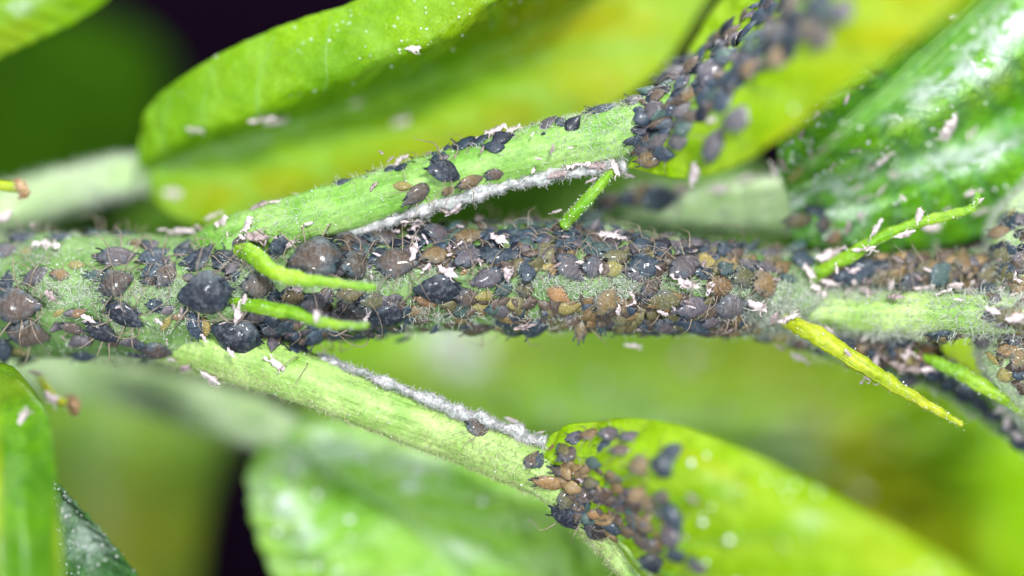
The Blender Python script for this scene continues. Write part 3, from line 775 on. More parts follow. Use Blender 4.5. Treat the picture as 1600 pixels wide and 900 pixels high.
specks('honeydew_glints', t6, 70, r6, M_SPECK, (0.04, 0.09))  # honeydew drops: white colour stands in for their highlights
specks('honeydew_glints', tD, 40, rD, M_SPECK, (0.02, 0.06))
specks('honeydew_glints', tLC, 26, tLC.o, M_SPECK, (0.02, 0.05), lambda x, y: (x > 1060) * 1.0)
specks('honeydew_glints', tLB, 14, tLB.o, M_SPECK, (0.015, 0.04))

# ------------------------------------------------------------------ aphid meshes (unit length, head towards +X, up +Z)
def body_mesh(name, w, h, pear, seed, crinkle=0.012, ribs=0.012):
    nu_, nv_ = 30, 24
    vs, fs = [], []
    for i in range(nu_ + 1):
        t = i / nu_
        x = 0.5 - t
        if i in (0, nu_):
            vs.append((x, 0, 0.5 * h * (0.8 if i == 0 else .9))); continue
        a = math.sin(math.pi * t ** (1.0 / (1 + pear * 0.0)))
        prof = math.sin(math.pi * t) ** (0.66 if pear > .4 and w > .7 else 0.86)
        prof *= (1 - pear) + pear * (0.42 + 0.95 * min(1, t * 1.35))     # narrow head, wide abdomen
        prof *= 1 - 0.10 * math.exp(-((t - 0.17) / 0.035) ** 2)           # neck
        prof *= 1 - 0.35 * max(0, (t - 0.86) / 0.14)                     # cauda taper
        rib = 1 + ribs * math.cos(t * 2 * math.pi * 9)
        for j in range(nv_):
            th = 2 * math.pi * j / nv_
            cy, sz = math.cos(th), math.sin(th)
            yy = cy * w / 2 * prof * rib
            zz = sz * h / 2 * prof * rib * (1.0 if sz > 0 else 0.62)
            # raised marginal rim
            yy *= 1 + 0.05 * math.exp(-(sz / 0.22) ** 2)
            n_ = noise.noise(Vector((x * 5 + seed, yy * 5, zz * 5))) * crinkle * 2
            vs.append((x, yy * (1 + n_ * 3), 0.5 * h * 0.9 + zz * (1 + n_ * 3)))
    ring = lambda i: 1 + (i - 1) * nv_
    for j in range(nv_):
        k = (j + 1) % nv_
        fs.append((0, ring(1) + k, ring(1) + j))
        for i in range(1, nu_ - 1):
            fs.append((ring(i) + j, ring(i) + k, ring(i + 1) + k, ring(i + 1) + j))
        fs.append((ring(nu_ - 1) + j, ring(nu_ - 1) + k, len(vs) - 1))
    # consistent index of last vertex
    return mesh(name, vs, fs, M_APH)

def wire(name, pts, radii, mat, seg=5, sub=4):
    c = catmull([(*p, r) for p, r in zip(pts, radii)], (len(pts) - 1) * sub + 1)
    ctr, rad = c[:, :3], np.maximum(c[:, 3], .001)
    T = np.gradient(ctr, axis=0); T /= (np.linalg.norm(T, axis=1)[:, None] + 1e-9)
    vs, fs = [], []
    for i in range(len(ctr)):
        r_ = np.array([0.13, .31, .94]) if abs(T[i][2]) < .9 else np.array([1, 0, 0.])
        a = np.cross(T[i], r_); a /= np.linalg.norm(a); b = np.cross(T[i], a)
        for s in range(seg):
            w = 2 * math.pi * s / seg
            vs.append(ctr[i] + (a * math.cos(w) + b * math.sin(w)) * rad[i])
    for i in range(len(ctr) - 1):
        for s in range(seg):
            q = (s + 1) % seg
            fs.append((i * seg + s, i * seg + q, (i + 1) * seg + q, (i + 1) * seg + s))
    fs.append(tuple(range(seg))[::-1]); fs.append(tuple(range((len(ctr) - 1) * seg, len(ctr) * seg)))
    return mesh(name, vs, fs, mat)

VAR = {}
SPEC = {'adult': (.72, .42, .50), 'oval': (.50, .24, .35), 'slim': (.38, .20, .25), 'broad': (.60, .29, .50), 'pear': (.53, .24, .85)}
for si, (k, (w, h, pr)) in enumerate(SPEC.items()):
    bodies = [body_mesh('aphid_' + k, w, h, pr, si * 7 + s * 3.3, crinkle=.012 + .018 * s, ribs=.004 + .006 * s) for s in range(2)]
    limbs = []
    z0 = h * .35
    for s in (-1, 1):
        for q, (x0, x1, y1, x2, y2, bow) in enumerate([(.26, .46, .45, .62, .74, .20), (.10, .10, .50, .02, .86, .20), (-.06, -.28, .50, -.56, .78, .24)]):
            y0 = w * .33
            limbs.append(('leg', wire('aphid_leg', [(x0, s * y0, z0), (x1, s * y1, z0 + bow), ((x1 + x2) / 2, s * (y1 + y2) / 2, z0 * .5 + bow * .6), (x2, s * y2, -.02), (x2 + .05 * (1 if x2 > 0 else -1), s * (y2 + .05), -.03)], [.017, .013, .010, .007, .006], M_LEG)))
    for s in (-1, 1):
        limbs.append(('antenna', wire('aphid_antenna', [(.45, s * .06, z0 + .05), (.50, s * .18, z0 + .14), (.30, s * .36, z0 + .22), (.02, s * .46, z0 + .20), (-.22, s * .47, z0 + .12)], [.014, .011, .008, .006, .005], M_LEG)))
    for s in (-1, 1):
        limbs.append(('cornicle', wire('aphid_cornicle', [(-.30, s * w * .26, h * .62), (-.37, s * w * .31, h * .84), (-.47, s * w * .33, h * 1.02)], [.026, .021, .018], M_BLACK, 7)))
    limbs.append(('tail', wire('aphid_tail', [(-.45, 0, h * .45), (-.53, 0, h * .52), (-.57, 0, h * .60)], [.035, .025, .010], M_BLACK, 6)))
    for s in (-1, 1):
        e = body_mesh
        g = 10
        vs = [(.44 + .022 * math.cos(a) * math.cos(b), s * .075 + .022 * math.sin(a) * math.cos(b), h * .55 + .022 * math.sin(b)) for b in (-1.2, -.4, .4, 1.2) for a in [2 * math.pi * i / 8 for i in range(8)]]
        fs = [(r * 8 + i, r * 8 + (i + 1) % 8, (r + 1) * 8 + (i + 1) % 8, (r + 1) * 8 + i) for r in range(3) for i in range(8)] + [tuple(range(8))[::-1], tuple(range(24, 32))]
        limbs.append(('eye', mesh('aphid_eye', vs, fs, M_BLACK)))
    VAR[k] = (bodies, limbs)

# colours: base rgb and how strongly the slate rim shows
COLS = {
    'N': ((.010, .014, .028), .5, 'blue black'), 'D': ((.028, .046, .072), .8, 'slate blue'), 'B': ((.085, .062, .048), .9, 'brown grey'),
    'P': ((.092, .082, .098), .85, 'mauve grey'), 'O': ((.12, .11, .05), .7, 'olive'), 'T': ((.20, .135, .060), .60, 'tan'),
    'Y': ((.29, .25, .07), .3, 'yellow'), 'G': ((.050, .095, .088), .8, 'teal'), 'R': ((.28, .16, .06), .4, 'orange'), 'K': ((.028, .022, .022), .5, 'brown black')}

A = []
def a(s, c, v=None):
    for it in s.split():
        f = [float(q) for q in it.split(',')]
        px, py, L = f[:3]
        ang = f[3] if len(f) > 3 else None
        A.append([px, py, L, ang, c, v])
# hand placed from the photograph: x,y,length,heading
a('322,458,78,190', 'N', 'adult'); a('371,525,78,150', 'N', 'adult'); a('684,453,72,180', 'N', 'broad')
a('193,492,68,-30 160,518,56,-30 45,562,42,0', 'N', 'oval'); a('311,402,58,60 352,408,60,-60', 'N', 'broad')
a('610,493,54,0 695,266,52,5', 'N', 'oval'); a('662,243,40,25 1040,109,42,30 1278,549,26,0', 'N', 'slim')
a('775,345,62,0 986,369,42,0 884,808,50,-50 1025,880,52,-10', 'N', 'oval')
a('562,500,70,-60 930,830,36,-45', 'K', 'broad')
a('9,441,40,90 40,370,55,10 96,370,42,0 201,362,50,0 242,397,58,40 240,418,52,50 282,388,42,80 246,477,40,0 305,507,44,100', 'D', 'oval')
a('132,555,42,0 236,567,38,0 215,555,32,0 436,384,40,60 436,512,60,0 478,545,64,-10 498,522,50,20 812,372,58,40 860,348,54,35 888,372,56,60', 'D', 'oval')
a('774,400,42,0 798,505,62,-10 825,418,46,80 1010,414,56,0 978,516,42,-20 1010,512,46,-60 840,510,50,0 808,514,40,10 672,345,34,30', 'D')
a('1033,393,38,20 1102,426,34,0 1103,390,36,10 1135,392,40,30 1174,389,52,15 1078,507,52,-35 1192,541,28,0 1234,393,36,0 1257,405,36,0', 'D')
a('1344,420,62,10 1326,434,40,0 1395,530,58,0 1326,534,44,-40 1368,555,36,-20 1532,387,34,60 1576,423,36,0 1549,456,46,0 1474,534,48,-35 6,546,44,80', 'D')
a('1392,408,58,0', 'N'); a('1460,585,36,-30 1485,600,36,-30 1510,618,38,-40 1530,632,36,-40 1552,650,36,-40 1577,668,36,-40 1597,692,36,-40', 'D')
a('1067,124,40,60 1053,169,38,40 1145,115,44,60 1129,160,36,-60 1131,88,38,40 1189,76,42,20 1200,50,36,40 1280,5,40,20 938,159,46,5 991,220,30,0 1037,241,28,0', 'D')
a('1030,311,50,5 984,309,40,30 852,188,38,10 830,197,22,0 535,284,24,10 843,718,24,60 944,695,28,20 1054,706,46,0 1034,732,38,-20 900,799,46,-50', 'D')
a('956,825,34,-30 1051,807,44,-60 1060,871,46,-40 1275,330,36,0', 'D')
a('27,477,80,0 46,522,64,-20', 'B', 'broad'); a('183,442,60,20 260,429,44,60 245,549,48,-20 402,447,52,0 556,414,52,10 546,392,46,0 620,410,66,0', 'B', 'broad')
a('493,405,84,195', 'B', 'adult'); a('112,513,44,-20 375,378,30,70 595,368,54,20 523,525,58,0 732,465,36,0 747,514,58,-25 930,372,46,10 1016,450,36,40', 'B')
a('1075,385,32,0 1248,540,36,0 1084,100,44,25 1238,10,36,20 1265,50,34,20 1285,60,34,40 1017,218,28,0 951,316,40,10 652,303,46,35 775,273,30,10', 'B')
a('727,222,46,10 747,663,42,-25 833,715,30,60 889,709,38,40 881,741,42,-20 970,703,34,0 913,773,36,60 939,773,34,-30 976,770,34,60 973,793,32,0', 'B')
a('988,802,34,60 1037,778,38,0 1002,845,36,-40 1025,853,36,-30 1290,350,36,0', 'B')
a('57,430,50,35 185,400,64,10 12,390,46,0 404,498,52,0 430,514,40,0 493,474,48,0 568,378,40,10 762,434,58,200 735,400,58,35 683,364,44,0 826,341,44,50', 'P', 'oval')
a('890,415,46,-45', 'P', 'broad'); a('929,417,40,0 992,428,32,-30 1069,417,54,40 1171,411,40,25 1201,417,40,20 1207,400,38,10 1084,480,48,10 1141,480,50,0', 'P')
a('1114,501,36,20 1039,510,42,-60 1064,516,36,-50 1156,525,54,-20 1425,441,50,0 1540,528,56,0 1590,525,40,0 1111,115,48,60 1222,50,42,50 1318,18,44,30', 'P')
a('1155,187,40,20 993,156,38,0 1028,221,28,20 1058,218,32,0 1014,199,30,0 1115,227,38,60 1154,181,34,30 901,683,32,0 953,678,36,10 985,683,38,0 1048,833,46,80 1092,888,40,-30', 'P')
a('150,429,38,0 156,360,50,20 790,450,38,30 720,487,46,-15 777,481,36,0 914,345,48,30 938,390,42,10 941,503,36,90 1135,417,42,60 1234,435,34,0 1033,138,42,60 927,724,28,0 1468,429,42,45', 'G')
a('586,471,38,0 548,458,36,10 823,451,32,0 854,387,56,70 962,400,42,10 1010,388,56,0 974,496,40,0 1040,472,56,0 860,488,28,0 1162,432,44,20 1380,438,46,0 1377,543,34,0', 'O')
a('1450,417,36,30 1546,429,44,0 1567,399,36,0 956,750,30,20 892,758,28,40 924,755,26,0 1248,345,38,0', 'O')
a('93,429,32,0 123,489,26,20 216,381,28,0 281,495,26,0 460,465,34,0 683,398,48,30 730,370,46,20 642,487,30,0 908,508,48,80 947,471,42,60 977,478,30,0 1123,447,46,0', 'T')
a('1195,444,48,20 1192,528,30,0 1341,528,36,0 1507,408,46,75 1520,420,36,60 1561,363,30,0 1594,447,40,60 1504,533,36,0 1576,546,36,0 1590,562,34,60 1080,150,36,20 1220,88,38,30', 'T')
a('1175,107,32,20 1021,167,34,20 1040,192,30,-50 1000,235,30,0 1017,248,34,10 1003,302,36,60 733,284,38,10 703,298,24,30 588,265,30,10 863,698,28,20 924,678,34,0 999,727,36,0', 'T')
a('996,773,32,30 1014,784,34,40 1008,819,34,60 988,830,30,0 915,732,28,30 1305,372,34,20 1133,137,28,0', 'T')
a('858,756,48,-10 872,461,30,-30 666,470,38,-15 930,805,22,0 1450,555,44,10', 'R')
a('33,549,30,0 90,489,22,30 120,414,26,0 45,390,32,20 137,530,24,0 260,505,30,60 320,510,32,100 759,463,32,0 753,481,28,-10 804,475,30,0 826,472,28,0 857,417,26,0', 'Y', 'oval')
a('959,420,32,0 887,480,34,20 1001,477,30,80 885,510,28,0 1105,407,36,0 1222,525,34,0 1422,558,34,0 1577,339,26,60 1552,560,28,0 1571,586,28,20 628,291,28,0 1243,273,30,70', 'Y')

# fill the remaining gaps of the crowd
ZON = [((1000, -10, 1330, 230), 'DDBPNT', 34, 44), ((1000, -10, 1330, 230), 'DDBPPT', 34, 44), ((590, 180, 1000, 275), 'DNB', 26, 36), ((470, 352, 1250, 422), 'DDBBPPGOT', 30, 46), ((905, 462, 1205, 528), 'PTBODPTY', 30, 44), ((390, 452, 640, 545), 'BPDKOT', 32, 48), ((1290, 405, 1560, 440), 'DBPOT', 30, 46),
       ((1330, 528, 1470, 565), 'DBTO', 30, 42), ((1400, 560, 1600, 690), 'DBP', 30, 40), ((150, 372, 370, 440), 'DBPK', 34, 52), ((870, 680, 1060, 860), 'TBOPT', 26, 38), ((1010, 90, 1170, 240), 'DPBT', 28, 40), ((1545, 340, 1600, 600), 'TOPTY', 28, 38)]
for _ in range(9000):
    if len(A) >= 297: break
    z, cs, l0, l1 = random.choice(ZON)
    x, y = random.uniform(z[0], z[2]), random.uniform(z[1], z[3])
    if z[0] == 1400 and abs(y - (560 + (x - 1400) * .62) - 10) > 22: continue
    if z[0] == 870 and not (-35 < (y - 740) - (x - 900) * .65 < 60 or y < 720): continue
    if z[0] == 1000 and not (-62 < (y - 195) + (x - 1010) * .72 < 42): continue
    if z[0] == 590 and not (-10 < (y - 262) + (x - 610) * .245 < 8): continue
    if z[0] == 1010 and not (-60 < (y - 200) + (x - 1010) * .85 < 50): continue
    if min(math.hypot(x - q[0], (y - q[1]) * 1.2) for q in A) > (26 if len(A) < 285 else 22):
        A.append([x, y, random.uniform(l0, l1), random.choice([0, 10, 20, 40, -20, 60, 180, 200]) + random.uniform(-15, 15), random.choice(cs), None])

CAMV = Vector((0, -D, 0))
def place(px, py, prefer=None, avoid=()):
    d = (P(px, py, 0) - CAMV).normalized()
    best = None
    for key, bvh in SURF:
        if key in avoid or key == 'far_leaf': continue
        h = bvh.ray_cast(CAMV, d)
        if h[0] is not None and (best is None or h[3] < best[3]):
            n = h[1]
            if n.dot(d) > 0: n = -n
            best = (h[0], n, key, h[3])
    near = None
    if best is None or (best[2] in ('leaf_a', 'leaf_d', 'petiole_d', 'petiole_a') and 'leaf_a' in avoid_near(px, py)):
        for key, bvh in SURF:
            if key in avoid or key in ('far_leaf', 'leaf_a', 'leaf_d'): continue
            for y in (0.3, 1.0, 1.8):
                h = bvh.find_nearest(P(px, py, y))
                if h[0] is not None and (near is None or h[3] < near[3]):
                    near = (h[0], h[1], key, h[3])
        if near is not None and near[3] < 0.45:
            p = P(px, py, near[0].y)
            n = near[1]
            if n.y > 0.1: n = Vector((n.x, -0.1, n.z)).normalized()
            n = (n + Vector((0, -.25, 0))).normalized()
            return p - n * 0.10, n, near[2]
    if best is None: 
        if near is None: return None
        return P(px, py, near[0].y), Vector((0, -1, 0)), near[2]
    return best[0], best[1], best[2]
def avoid_near(px, py):
    return ('leaf_a',)

ORD = (lambda o: o + ['twenty ' + q for q in o[:9]] + ['thirtieth'] + ['thirty ' + q for q in o[:9]])(['first', 'second', 'third', 'fourth', 'fifth', 'sixth', 'seventh', 'eighth', 'ninth', 'tenth', 'eleventh', 'twelfth', 'thirteenth', 'fourteenth', 'fifteenth', 'sixteenth', 'seventeenth', 'eighteenth', 'nineteenth', 'twentieth'])
def zone(key, px, py):
    if key == 'stipule': return 'clinging to a green peg'
    if key in ('petiole_b', 'ridge') and py < 400:
        if px < 600: return 'at the fork of the upper petiole'
        return 'on the upper petiole'
    if key == 'leaf_b': return 'on the upper yellowing leaf'
    if key == 'leaf_c': return 'on the lower lime leaf'
    if key in ('petiole_c', 'ridge'): return 'on the lower petiole'
    if key == 'leaf_e' or key == 'petiole_e': return 'on the glossy ribbed leaf'
    if key == 'branch_mid': return 'on the short branch behind the peg'
    if key == 'branch_upper': return 'on the upper right branch'
    if key == 'branch_lower': return 'on the lower right branch'
    if key == 'bud': return 'on the woolly bud'
    if key == 'petiole_r': return 'on the bare right petiole'
    if key in ('leaf_a', 'petiole_a'): return 'on the big folded leaf'
    if key in ('leaf_d', 'petiole_d'): return 'on the blurred lower left petiole'
    if key == 'left_blade': return 'on the striped leaf blade'
    if key == 'far_leaf': return 'on the far blurred leaf'
    sec = 'left of the pegs' if px < 390 else ('above the pegs' if px < 620 and py < 440 else ('below the pegs' if px < 620 else ('right of the pegs' if px < 840 else ('mid stem' if px < 1050 else 'near right fork'))))
    band = 'upper flank' if py < 425 else ('middle' if py < 480 else 'lower flank')
    return f'on {band} of main stem ' + (sec if sec != 'mid stem' else 'at its centre')

def frame(p, n, ang, L, pitch=0.0):
    r = math.radians(ang)
    d = Vector((math.cos(r), 0, math.sin(r)))
    x = d - n * d.dot(n)
    if x.length < .15: x = Vector((1, 0, 0)) - n * n.x
    x.normalize()
    y = n.cross(x).normalized()
    if pitch:
        q = Matrix.Rotation(pitch, 3, y)
        x = q @ x; n = q @ n
    m = Matrix((x, y, n)).transposed().to_4x4()
    return Matrix.Translation(p) @ m @ Matrix.Diagonal((L, L, L, 1))

REC = []
GA = 'aphids crowding the infested shoot'
for i, (px, py, L, ang, c, v) in enumerate(A):
    res = place(px, py, avoid=('stipule', 'ridge') if px < 1200 else ('stipule',))
    if res is None: continue
    p, n, key = res
    if ang is None: ang = random.choice([0, 15, 30, 170, 200, -20])
    if v is None: v = random.choice(['oval', 'oval', 'broad', 'slim', 'pear'])
    if c == 'Y' and v == 'oval': v = 'slim' if random.random() < .5 else 'oval'
    n = (n + Vector((random.gauss(0, .14), random.gauss(0, .10), random.gauss(0, .14))) + Vector((0, -.25, 0))).normalized()
    Lw = L / 100 * (D + p.y) / D * random.uniform(1.06, 1.18) * ((1.22 if px > 420 else 1.06) if L < 56 else 1.0) * (1.2 if key == 'leaf_b' else 1.0)
    h = SPEC[v][1]
    p = p + n * random.uniform(-.02, .05) - n * 0.03
    # a body seen on the surface: its middle, not its feet, is at the marked spot
    p = p - Vector((n.x, 0, n.z)) * Lw * h * .45
    M = frame(p, n, ang, Lw, random.uniform(.05, .5) if 30 < L < 56 else 0)
    bodies, limbs = VAR[v]
    rt = bpy.data.objects.new('aphid', None); COL.objects.link(rt)
    rt.matrix_world = M; rt.empty_display_size = .2
    b = bpy.data.objects.new('body', bodies[random.randrange(2)]); COL.objects.link(b); b.parent = rt
    rgb, al, cn = COLS[c]
    k = random.uniform(.82, 1.22)
    b.color = (rgb[0] * k * random.uniform(.92, 1.08), rgb[1] * k, rgb[2] * k * random.uniform(.92, 1.08), al * random.uniform(.75, 1.15))
    blur = key in ('leaf_b', 'leaf_c', 'branch_lower') and px > 1100 or key in ('leaf_e', 'petiole_e', 'branch_mid')
    for q, (nm, me) in enumerate(limbs):
        if nm in ('eye',) and L < 50: continue
        if nm == 'tail' and L < 34: continue
        if nm in ('leg', 'antenna') and (blur or L < 34): 
            if nm == 'antenna' or random.random() < .6: continue
        if nm == 'antenna' and (L < 56 or random.random() < .4): continue
        if nm == 'leg' and n.z < -.35 and random.random() < .75: continue
        if nm == 'leg' and L < 50 and random.random() < .5: continue
        if nm == 'cornicle' and c in 'YR' and L < 34: continue
        o = bpy.data.objects.new(nm, me); COL.objects.link(o); o.parent = rt
        if nm == 'leg':
            rz = random.uniform(-.25, .25)
            o.rotation_euler = (random.uniform(-.08, .08), 0, rz)
            if L < 50: o.scale = (1, .78, .62)
        if nm == 'antenna': o.rotation_euler = (0, 0, random.uniform(-.2, .2))
    REC.append((rt, px, py, cn, L, zone(key, px, py), 'aphid'))

# the smallest nymphs beyond the three hundred largest: one heap
mv, mf, base_i = [], [], 0
mcol = []
MASSZ = [(470, 350, 1250, 425), (905, 462, 1205, 520), (395, 455, 640, 540), (1290, 400, 1560, 440), (1330, 528, 1470, 570), (150, 375, 370, 440), (0, 470, 330, 545), (1545, 340, 1600, 610), (640, 470, 900, 515), (875, 680, 1050, 850), (1000, -10, 1300, 240), (600, 170, 1000, 280)]
MW = [9, 4, 2.5, 3, 2, .3, .3, 1.2, 1.5, 3.2, 9, 2.5]
protos = [VAR['oval'][0][0], VAR['slim'][0][1], VAR['pear'][0][1]]
pv = [(np.array([v.co[:] for v in m.vertices])[::1], [tuple(p.vertices) for p in m.polygons]) for m in protos]
for _ in range(1900):
    z = random.choices(MASSZ, MW)[0]
    x, y = random.uniform(z[0], z[2]), random.uniform(z[1], z[3])
    if z[0] == 1000 and not (-62 < (y - 195) + (x - 1010) * .72 < 50): continue
    if z[0] == 600 and not (-10 < (y - 262) + (x - 610) * .245 < 8): continue
    if z[0] == 875 and not (-35 < (y - 740) - (x - 900) * .65 < 60): continue
    if blobs(WOOLM, np.array([float(x)]), np.array([float(y)]))[0] > .55: continue
    res = place(x, y, avoid=('stipule', 'ridge'))
    if res is None or res[2] in ('leaf_a', 'leaf_e', 'petiole_e') or (res[2] == 'petiole_b' and z[0] not in (600, 1000)): continue
    p, n, key = res
    n = (n + Vector((random.gauss(0, .25), -.2, random.gauss(0, .25)))).normalized()
    Lw = random.uniform(.25, .42) * (D + p.y) / D * (1.2 if z[0] == 1000 else 1)
    M = frame(p + n * random.uniform(-.06, .02), n, random.gauss(22 if z[0] != 875 else -35, 30) + random.choice((0, 180)), Lw, random.uniform(-.35, .45))
    V, Fc = pv[random.randrange(3)]
    W = np.array(M)
    mv.append(V @ W[:3, :3].T + W[:3, 3])
    mf += [tuple(i + base_i for i in f) for f in Fc]
    base_i += len(V)
    c = random.choice('BTOBTPBTG' if z[0] == 875 else ('DDNPDBPG' if y < 395 or z[0] in (1000, 600) else ('BOTPBDBO' if x > 650 else 'BPDBPDDP')))
    k = random.uniform(.7, 1.2)
    mcol += [tuple(q * k for q in COLS[c][0]) + (1,)] * len(V)
mm, nt = new_mat('nymph_skin')
ca = N(nt, 'ShaderNodeAttribute', attribute_name='own_colour')
nn_ = noise_t(nt, obj_coord(nt), 22, 4, .7)
rr_ = ramp(nt, [(.3, (.5, .5, .5, 1)), (.7, (1.5, 1.5, 1.5, 1))]); nt.links.new(nn_, rr_.inputs[0])
pb = N(nt, 'ShaderNodeBsdfPrincipled', inp={'Roughness': .52, 'Coat Weight': .08})
nt.links.new(mix(nt, .9, ca.outputs['Color'], rr_.outputs[0], 'MULTIPLY'), pb.inputs['Base Color'])
ob = N(nt, 'ShaderNodeOutputMaterial'); nt.links.new(pb.outputs[0], ob.inputs[0])
me = mesh('small_nymphs', np.vstack(mv), mf, mm)
at = me.attributes.new('own_colour', 'FLOAT_COLOR', 'POINT'); at.data.foreach_set('color', np.array(mcol, np.float32).reshape(-1))
link('small_nymphs', me, label='mass of tiny young aphids wedged between the larger ones on the stem', cat='aphid nymphs', kind='stuff')

# ------------------------------------------------------------------ shed skins
def skin_meshes(seed, mat):
    r = random.Random(seed)
    nu_, nv_ = 18, 14
    vs, fs = [], []
    bend = r.uniform(-.35, .35)
    for i in range(nu_ + 1):
        t = i / nu_; x = .5 - t
        pr = (math.sin(math.pi * min(max(t, .03), .97)) ** .6) * (.5 + .5 * math.sin(t * 5 + seed)) ** .25 * (0.9 + .14 * math.cos(t * 19 + seed * 2))
        for j in range(nv_):
            th = 2 * math.pi * j / nv_
            yy, zz = .165 * pr * math.cos(th), .11 * pr * math.sin(th)
            nz = noise.noise(Vector((x * 6 + seed * 3, yy * 12, zz * 12))) * .13
            vs.append((x, yy * 1.1 + nz + bend * (x * x), .10 + zz + nz * .8 + .1 * bend * x))
    for i in range(nu_):
        for j in range(nv_):
            k = (j + 1) % nv_
            fs.append((i * nv_ + j, i * nv_ + k, (i + 1) * nv_ + k, (i + 1) * nv_ + j))
    fs.append(tuple(range(nv_))[::-1]); fs.append(tuple(range(nu_ * nv_, (nu_ + 1) * nv_)))
    b = mesh('shed_skin', vs, fs, mat)
    legs = []
    for q in range(5):
        s = 1 if q % 2 else -1
        x0 = r.uniform(-.15, .35); x1 = x0 + r.uniform(-.2, .2); x2 = x1 + r.uniform(-.2, .2)
        legs.append(wire('shed_leg', [(x0, s * .08, .1), (x1, s * r.uniform(.18, .26), r.uniform(.10, .2)), (x2, s * r.uniform(.22, .38), r.uniform(0, .15))], [.034, .022, .010], mat, 5))
    return b, legs
SK = [skin_meshes(s, M_SKIN) for s in range(6)] + [skin_meshes(s + 10, M_SKIN2) for s in range(3)]
SKL = '''75,388,42,-20 290,355,32,5 272,358,22,0 410,368,52,5 388,355,34,70 405,320,34,0 430,318,18,20 330,333,28,60 350,347,32,30 373,488,42,75 385,470,26,-60
430,566,36,-30 455,377,26,50 460,452,24,0 495,497,24,90 572,495,26,60 595,525,26,80 638,520,34,-70 640,341,32,-50 655,357,32,60 685,350,28,20 715,325,44,5 750,335,24,60
700,345,28,-60 697,326,22,10 780,378,38,-55 795,427,30,88 700,427,36,-35 650,395,34,80 645,375,24,10 820,505,36,10 950,370,36,0 968,376,22,10 990,545,28,15 1036,365,22,60 1095,377,24,0
770,213,50,5 800,208,32,10 745,217,22,20 680,236,28,40 622,247,26,70 612,255,20,-40 585,292,18,60 832,267,22,20 872,271,34,15 905,263,36,10 935,259,30,5 962,262,32,-60 976,276,30,-50
990,284,22,0 925,287,22,60 1090,275,42,45 1070,290,32,10 1125,300,34,-30 1165,275,28,5 1205,260,26,-80 1225,258,24,-65 1282,230,22,60 1320,155,20,80 1275,178,16,60 1478,195,52,-85 1375,245,46,-55 1335,290,24,70
1380,300,24,30 1350,315,26,50 1340,335,30,0 1322,355,24,-80 1520,298,28,15 1530,327,30,70 1477,325,20,0 1440,340,30,80 1455,353,40,10 1410,363,36,20 1373,363,40,-60 1350,386,36,20 1290,402,42,15
1312,396,26,10 1262,427,34,-60 1276,453,30,-30 1298,439,32,-15 1355,452,34,-30 1398,468,30,-50 1422,446,28,5 1390,443,24,80 1440,446,32,10 1475,460,26,-25 1490,445,26,10 1514,448,28,80
1550,487,28,-35 1585,497,32,10 1060,440,36,-30 1078,446,28,-20 1107,451,22,60 1180,476,36,-35 1205,495,26,80 1235,501,36,-8 1290,511,28,-40 1250,563,34,-40 1215,546,22,-20 1322,553,22,-20
1365,598,32,-10 1348,600,18,60 1352,528,24,60 1365,562,24,60 1400,571,36,-30 1425,576,26,0 1446,577,26,10 1452,535,22,80 1490,562,22,20 1510,648,28,-70 1560,640,24,30 1570,656,30,80 1586,676,26,-30
1155,62,26,10 1138,67,22,20 1115,188,22,0 905,746,22,-40 1087,778,26,-10 408,183,40,5 432,186,34,-20 305,200,26,0 645,77,26,0 270,300,32,0 555,157,24,20 628,192,34,10 10,335,38,0
85,620,36,-50 60,587,26,-70 40,655,40,40 800,652,26,-70 85,465,32,-40 140,497,26,-30 290,572,30,60 330,585,40,-15 270,560,20,20 1060,300,20,0 985,300,22,0 905,410,16,0 845,670,16,20 1540,385,18,20
860,330,20,40 895,320,18,20 1112,362,18,-20 480,350,18,20 1530,440,16,30 1335,440,20,60 1210,440,18,30 1012,465,14,20 645,620,14,0'''
GS = 'shed aphid skins littering the plant'
for i, it in enumerate(SKL.split()):
    px, py, L, ang = [float(q) for q in it.split(',')]
    res = place(px, py)
    if res is None: continue
    p, n, key = res
    n = (n + Vector((random.gauss(0, .3), random.gauss(0, .2), random.gauss(0, .3)))).normalized()
    if key in ('main_stem', 'branch_upper', 'branch_lower', 'petiole_r', 'bud'):
        p = p + Vector((0, -1, 0)) * random.uniform(.08, .2)
    bme, legs = SK[random.randrange(6) if random.random() < .85 else 6 + random.randrange(3)]
    Lw = L / 100 * (D + p.y) / D * 1.08
    rt = bpy.data.objects.new('shed_skin', None); COL.objects.link(rt)
    rt.matrix_world = frame(p + n * .02, n, ang, Lw)
    b = bpy.data.objects.new('husk', bme); COL.objects.link(b); b.parent = rt
    for me in legs:
        if random.random() < .6 and L > 20:
            o = bpy.data.objects.new('leg', me); COL.objects.link(o); o.parent = rt
    REC.append((rt, px, py, 'pinkish' if bme in [s[0] for s in SK[:6]] else 'greyish', L, zone(key, px, py), 'shed aphid skin'))
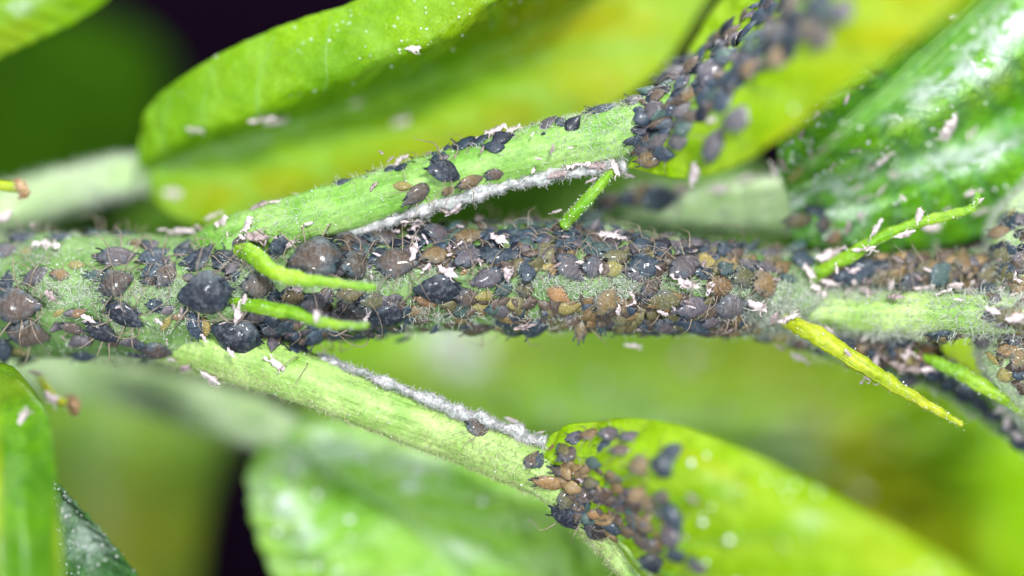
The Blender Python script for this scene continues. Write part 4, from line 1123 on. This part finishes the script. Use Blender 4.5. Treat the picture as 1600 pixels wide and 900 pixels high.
for z, k in (((470, 350, 1250, 430), 26), ((905, 465, 1200, 520), 10), ((1290, 405, 1590, 445), 12), ((1330, 530, 1500, 575), 8), ((100, 470, 450, 570), 10), ((20, 345, 400, 375), 8), ((1240, 190, 1560, 330), 18), ((590, 190, 990, 270), 10), ((1280, 440, 1600, 470), 10)):
    for _ in range(k):
        px, py, L = random.uniform(z[0], z[2]), random.uniform(z[1], z[3]), random.uniform(11, 20)
        res = place(px, py)
        if res is None: continue
        p, n, key = res
        rt = bpy.data.objects.new('shed_skin', None); COL.objects.link(rt)
        rt.matrix_world = frame(p + Vector((0, -.16, 0)), (n + Vector((random.gauss(0, .4), 0, random.gauss(0, .4)))).normalized(), random.uniform(0, 360), L / 100 * 1.1)
        b = bpy.data.objects.new('husk', SK[random.randrange(9)][0]); COL.objects.link(b); b.parent = rt
        REC.append((rt, px, py, 'tiny', L, zone(key, px, py), 'shed aphid skin'))
# pale fleck skins lying on the far blurred leaf
FB = [q for q in SURF if q[0] == 'far_leaf'][0][1]
for px, py, L in ((700, 532, 44), (722, 545, 40), (735, 525, 36), (698, 560, 26), (1075, 566, 40), (1068, 575, 34), (880, 548, 26), (905, 585, 18), (1130, 640, 20), (960, 640, 20), (1010, 610, 16), (1290, 740, 26)):
    d = (P(px, py, 0) - CAMV).normalized()
    h = FB.ray_cast(CAMV, d)
    if h[0] is None: continue
    n = h[1] if h[1].y < 0 else -h[1]
    rt = bpy.data.objects.new('shed_skin', None); COL.objects.link(rt)
    rt.matrix_world = frame(h[0] + n * .05, n, random.uniform(0, 90), L / 100 * 1.2)
    b = bpy.data.objects.new('husk', SK[random.randrange(6)][0]); COL.objects.link(b); b.parent = rt
    REC.append((rt, px, py, 'pinkish white', L, 'on the far blurred leaf', 'shed aphid skin'))

# labels: colour, size, place and count along the stretch
grp = {}
for r_ in REC:
    sz = 'large ' if r_[4] >= 52 else ('small ' if r_[4] < 33 and r_[6] == 'aphid' else '')
    if r_[6] != 'aphid': sz = 'long ' if r_[4] >= 34 else ''
    grp.setdefault((r_[6], r_[3], sz, r_[5]), []).append(r_)
for (what, cn, sz, zn), lst in grp.items():
    lst.sort(key=lambda q: q[1])
    for i, r_ in enumerate(lst):
        if len(lst) == 1: lb = f'the only {sz}{cn} {what} {zn}'
        elif i == len(lst) - 1: lb = f'rightmost {sz}{cn} {what} {zn}'
        elif i == 0: lb = f'leftmost {sz}{cn} {what} {zn}'
        else: lb = f'{ORD[i]} {sz}{cn} {what.replace("shed aphid skin", "husk")} from left {zn}'
        o = r_[0]
        if len(lb.split()) > 16: lb = lb.replace('the ', '')
        if len(lb.split()) > 16: lb = lb.replace(' main stem', ' stem').replace('shed aphid skin', 'husk')
        o['label'] = lb
        o['category'] = 'aphid' if what == 'aphid' else 'shed skin'
        o['group'] = GA if what == 'aphid' else GS
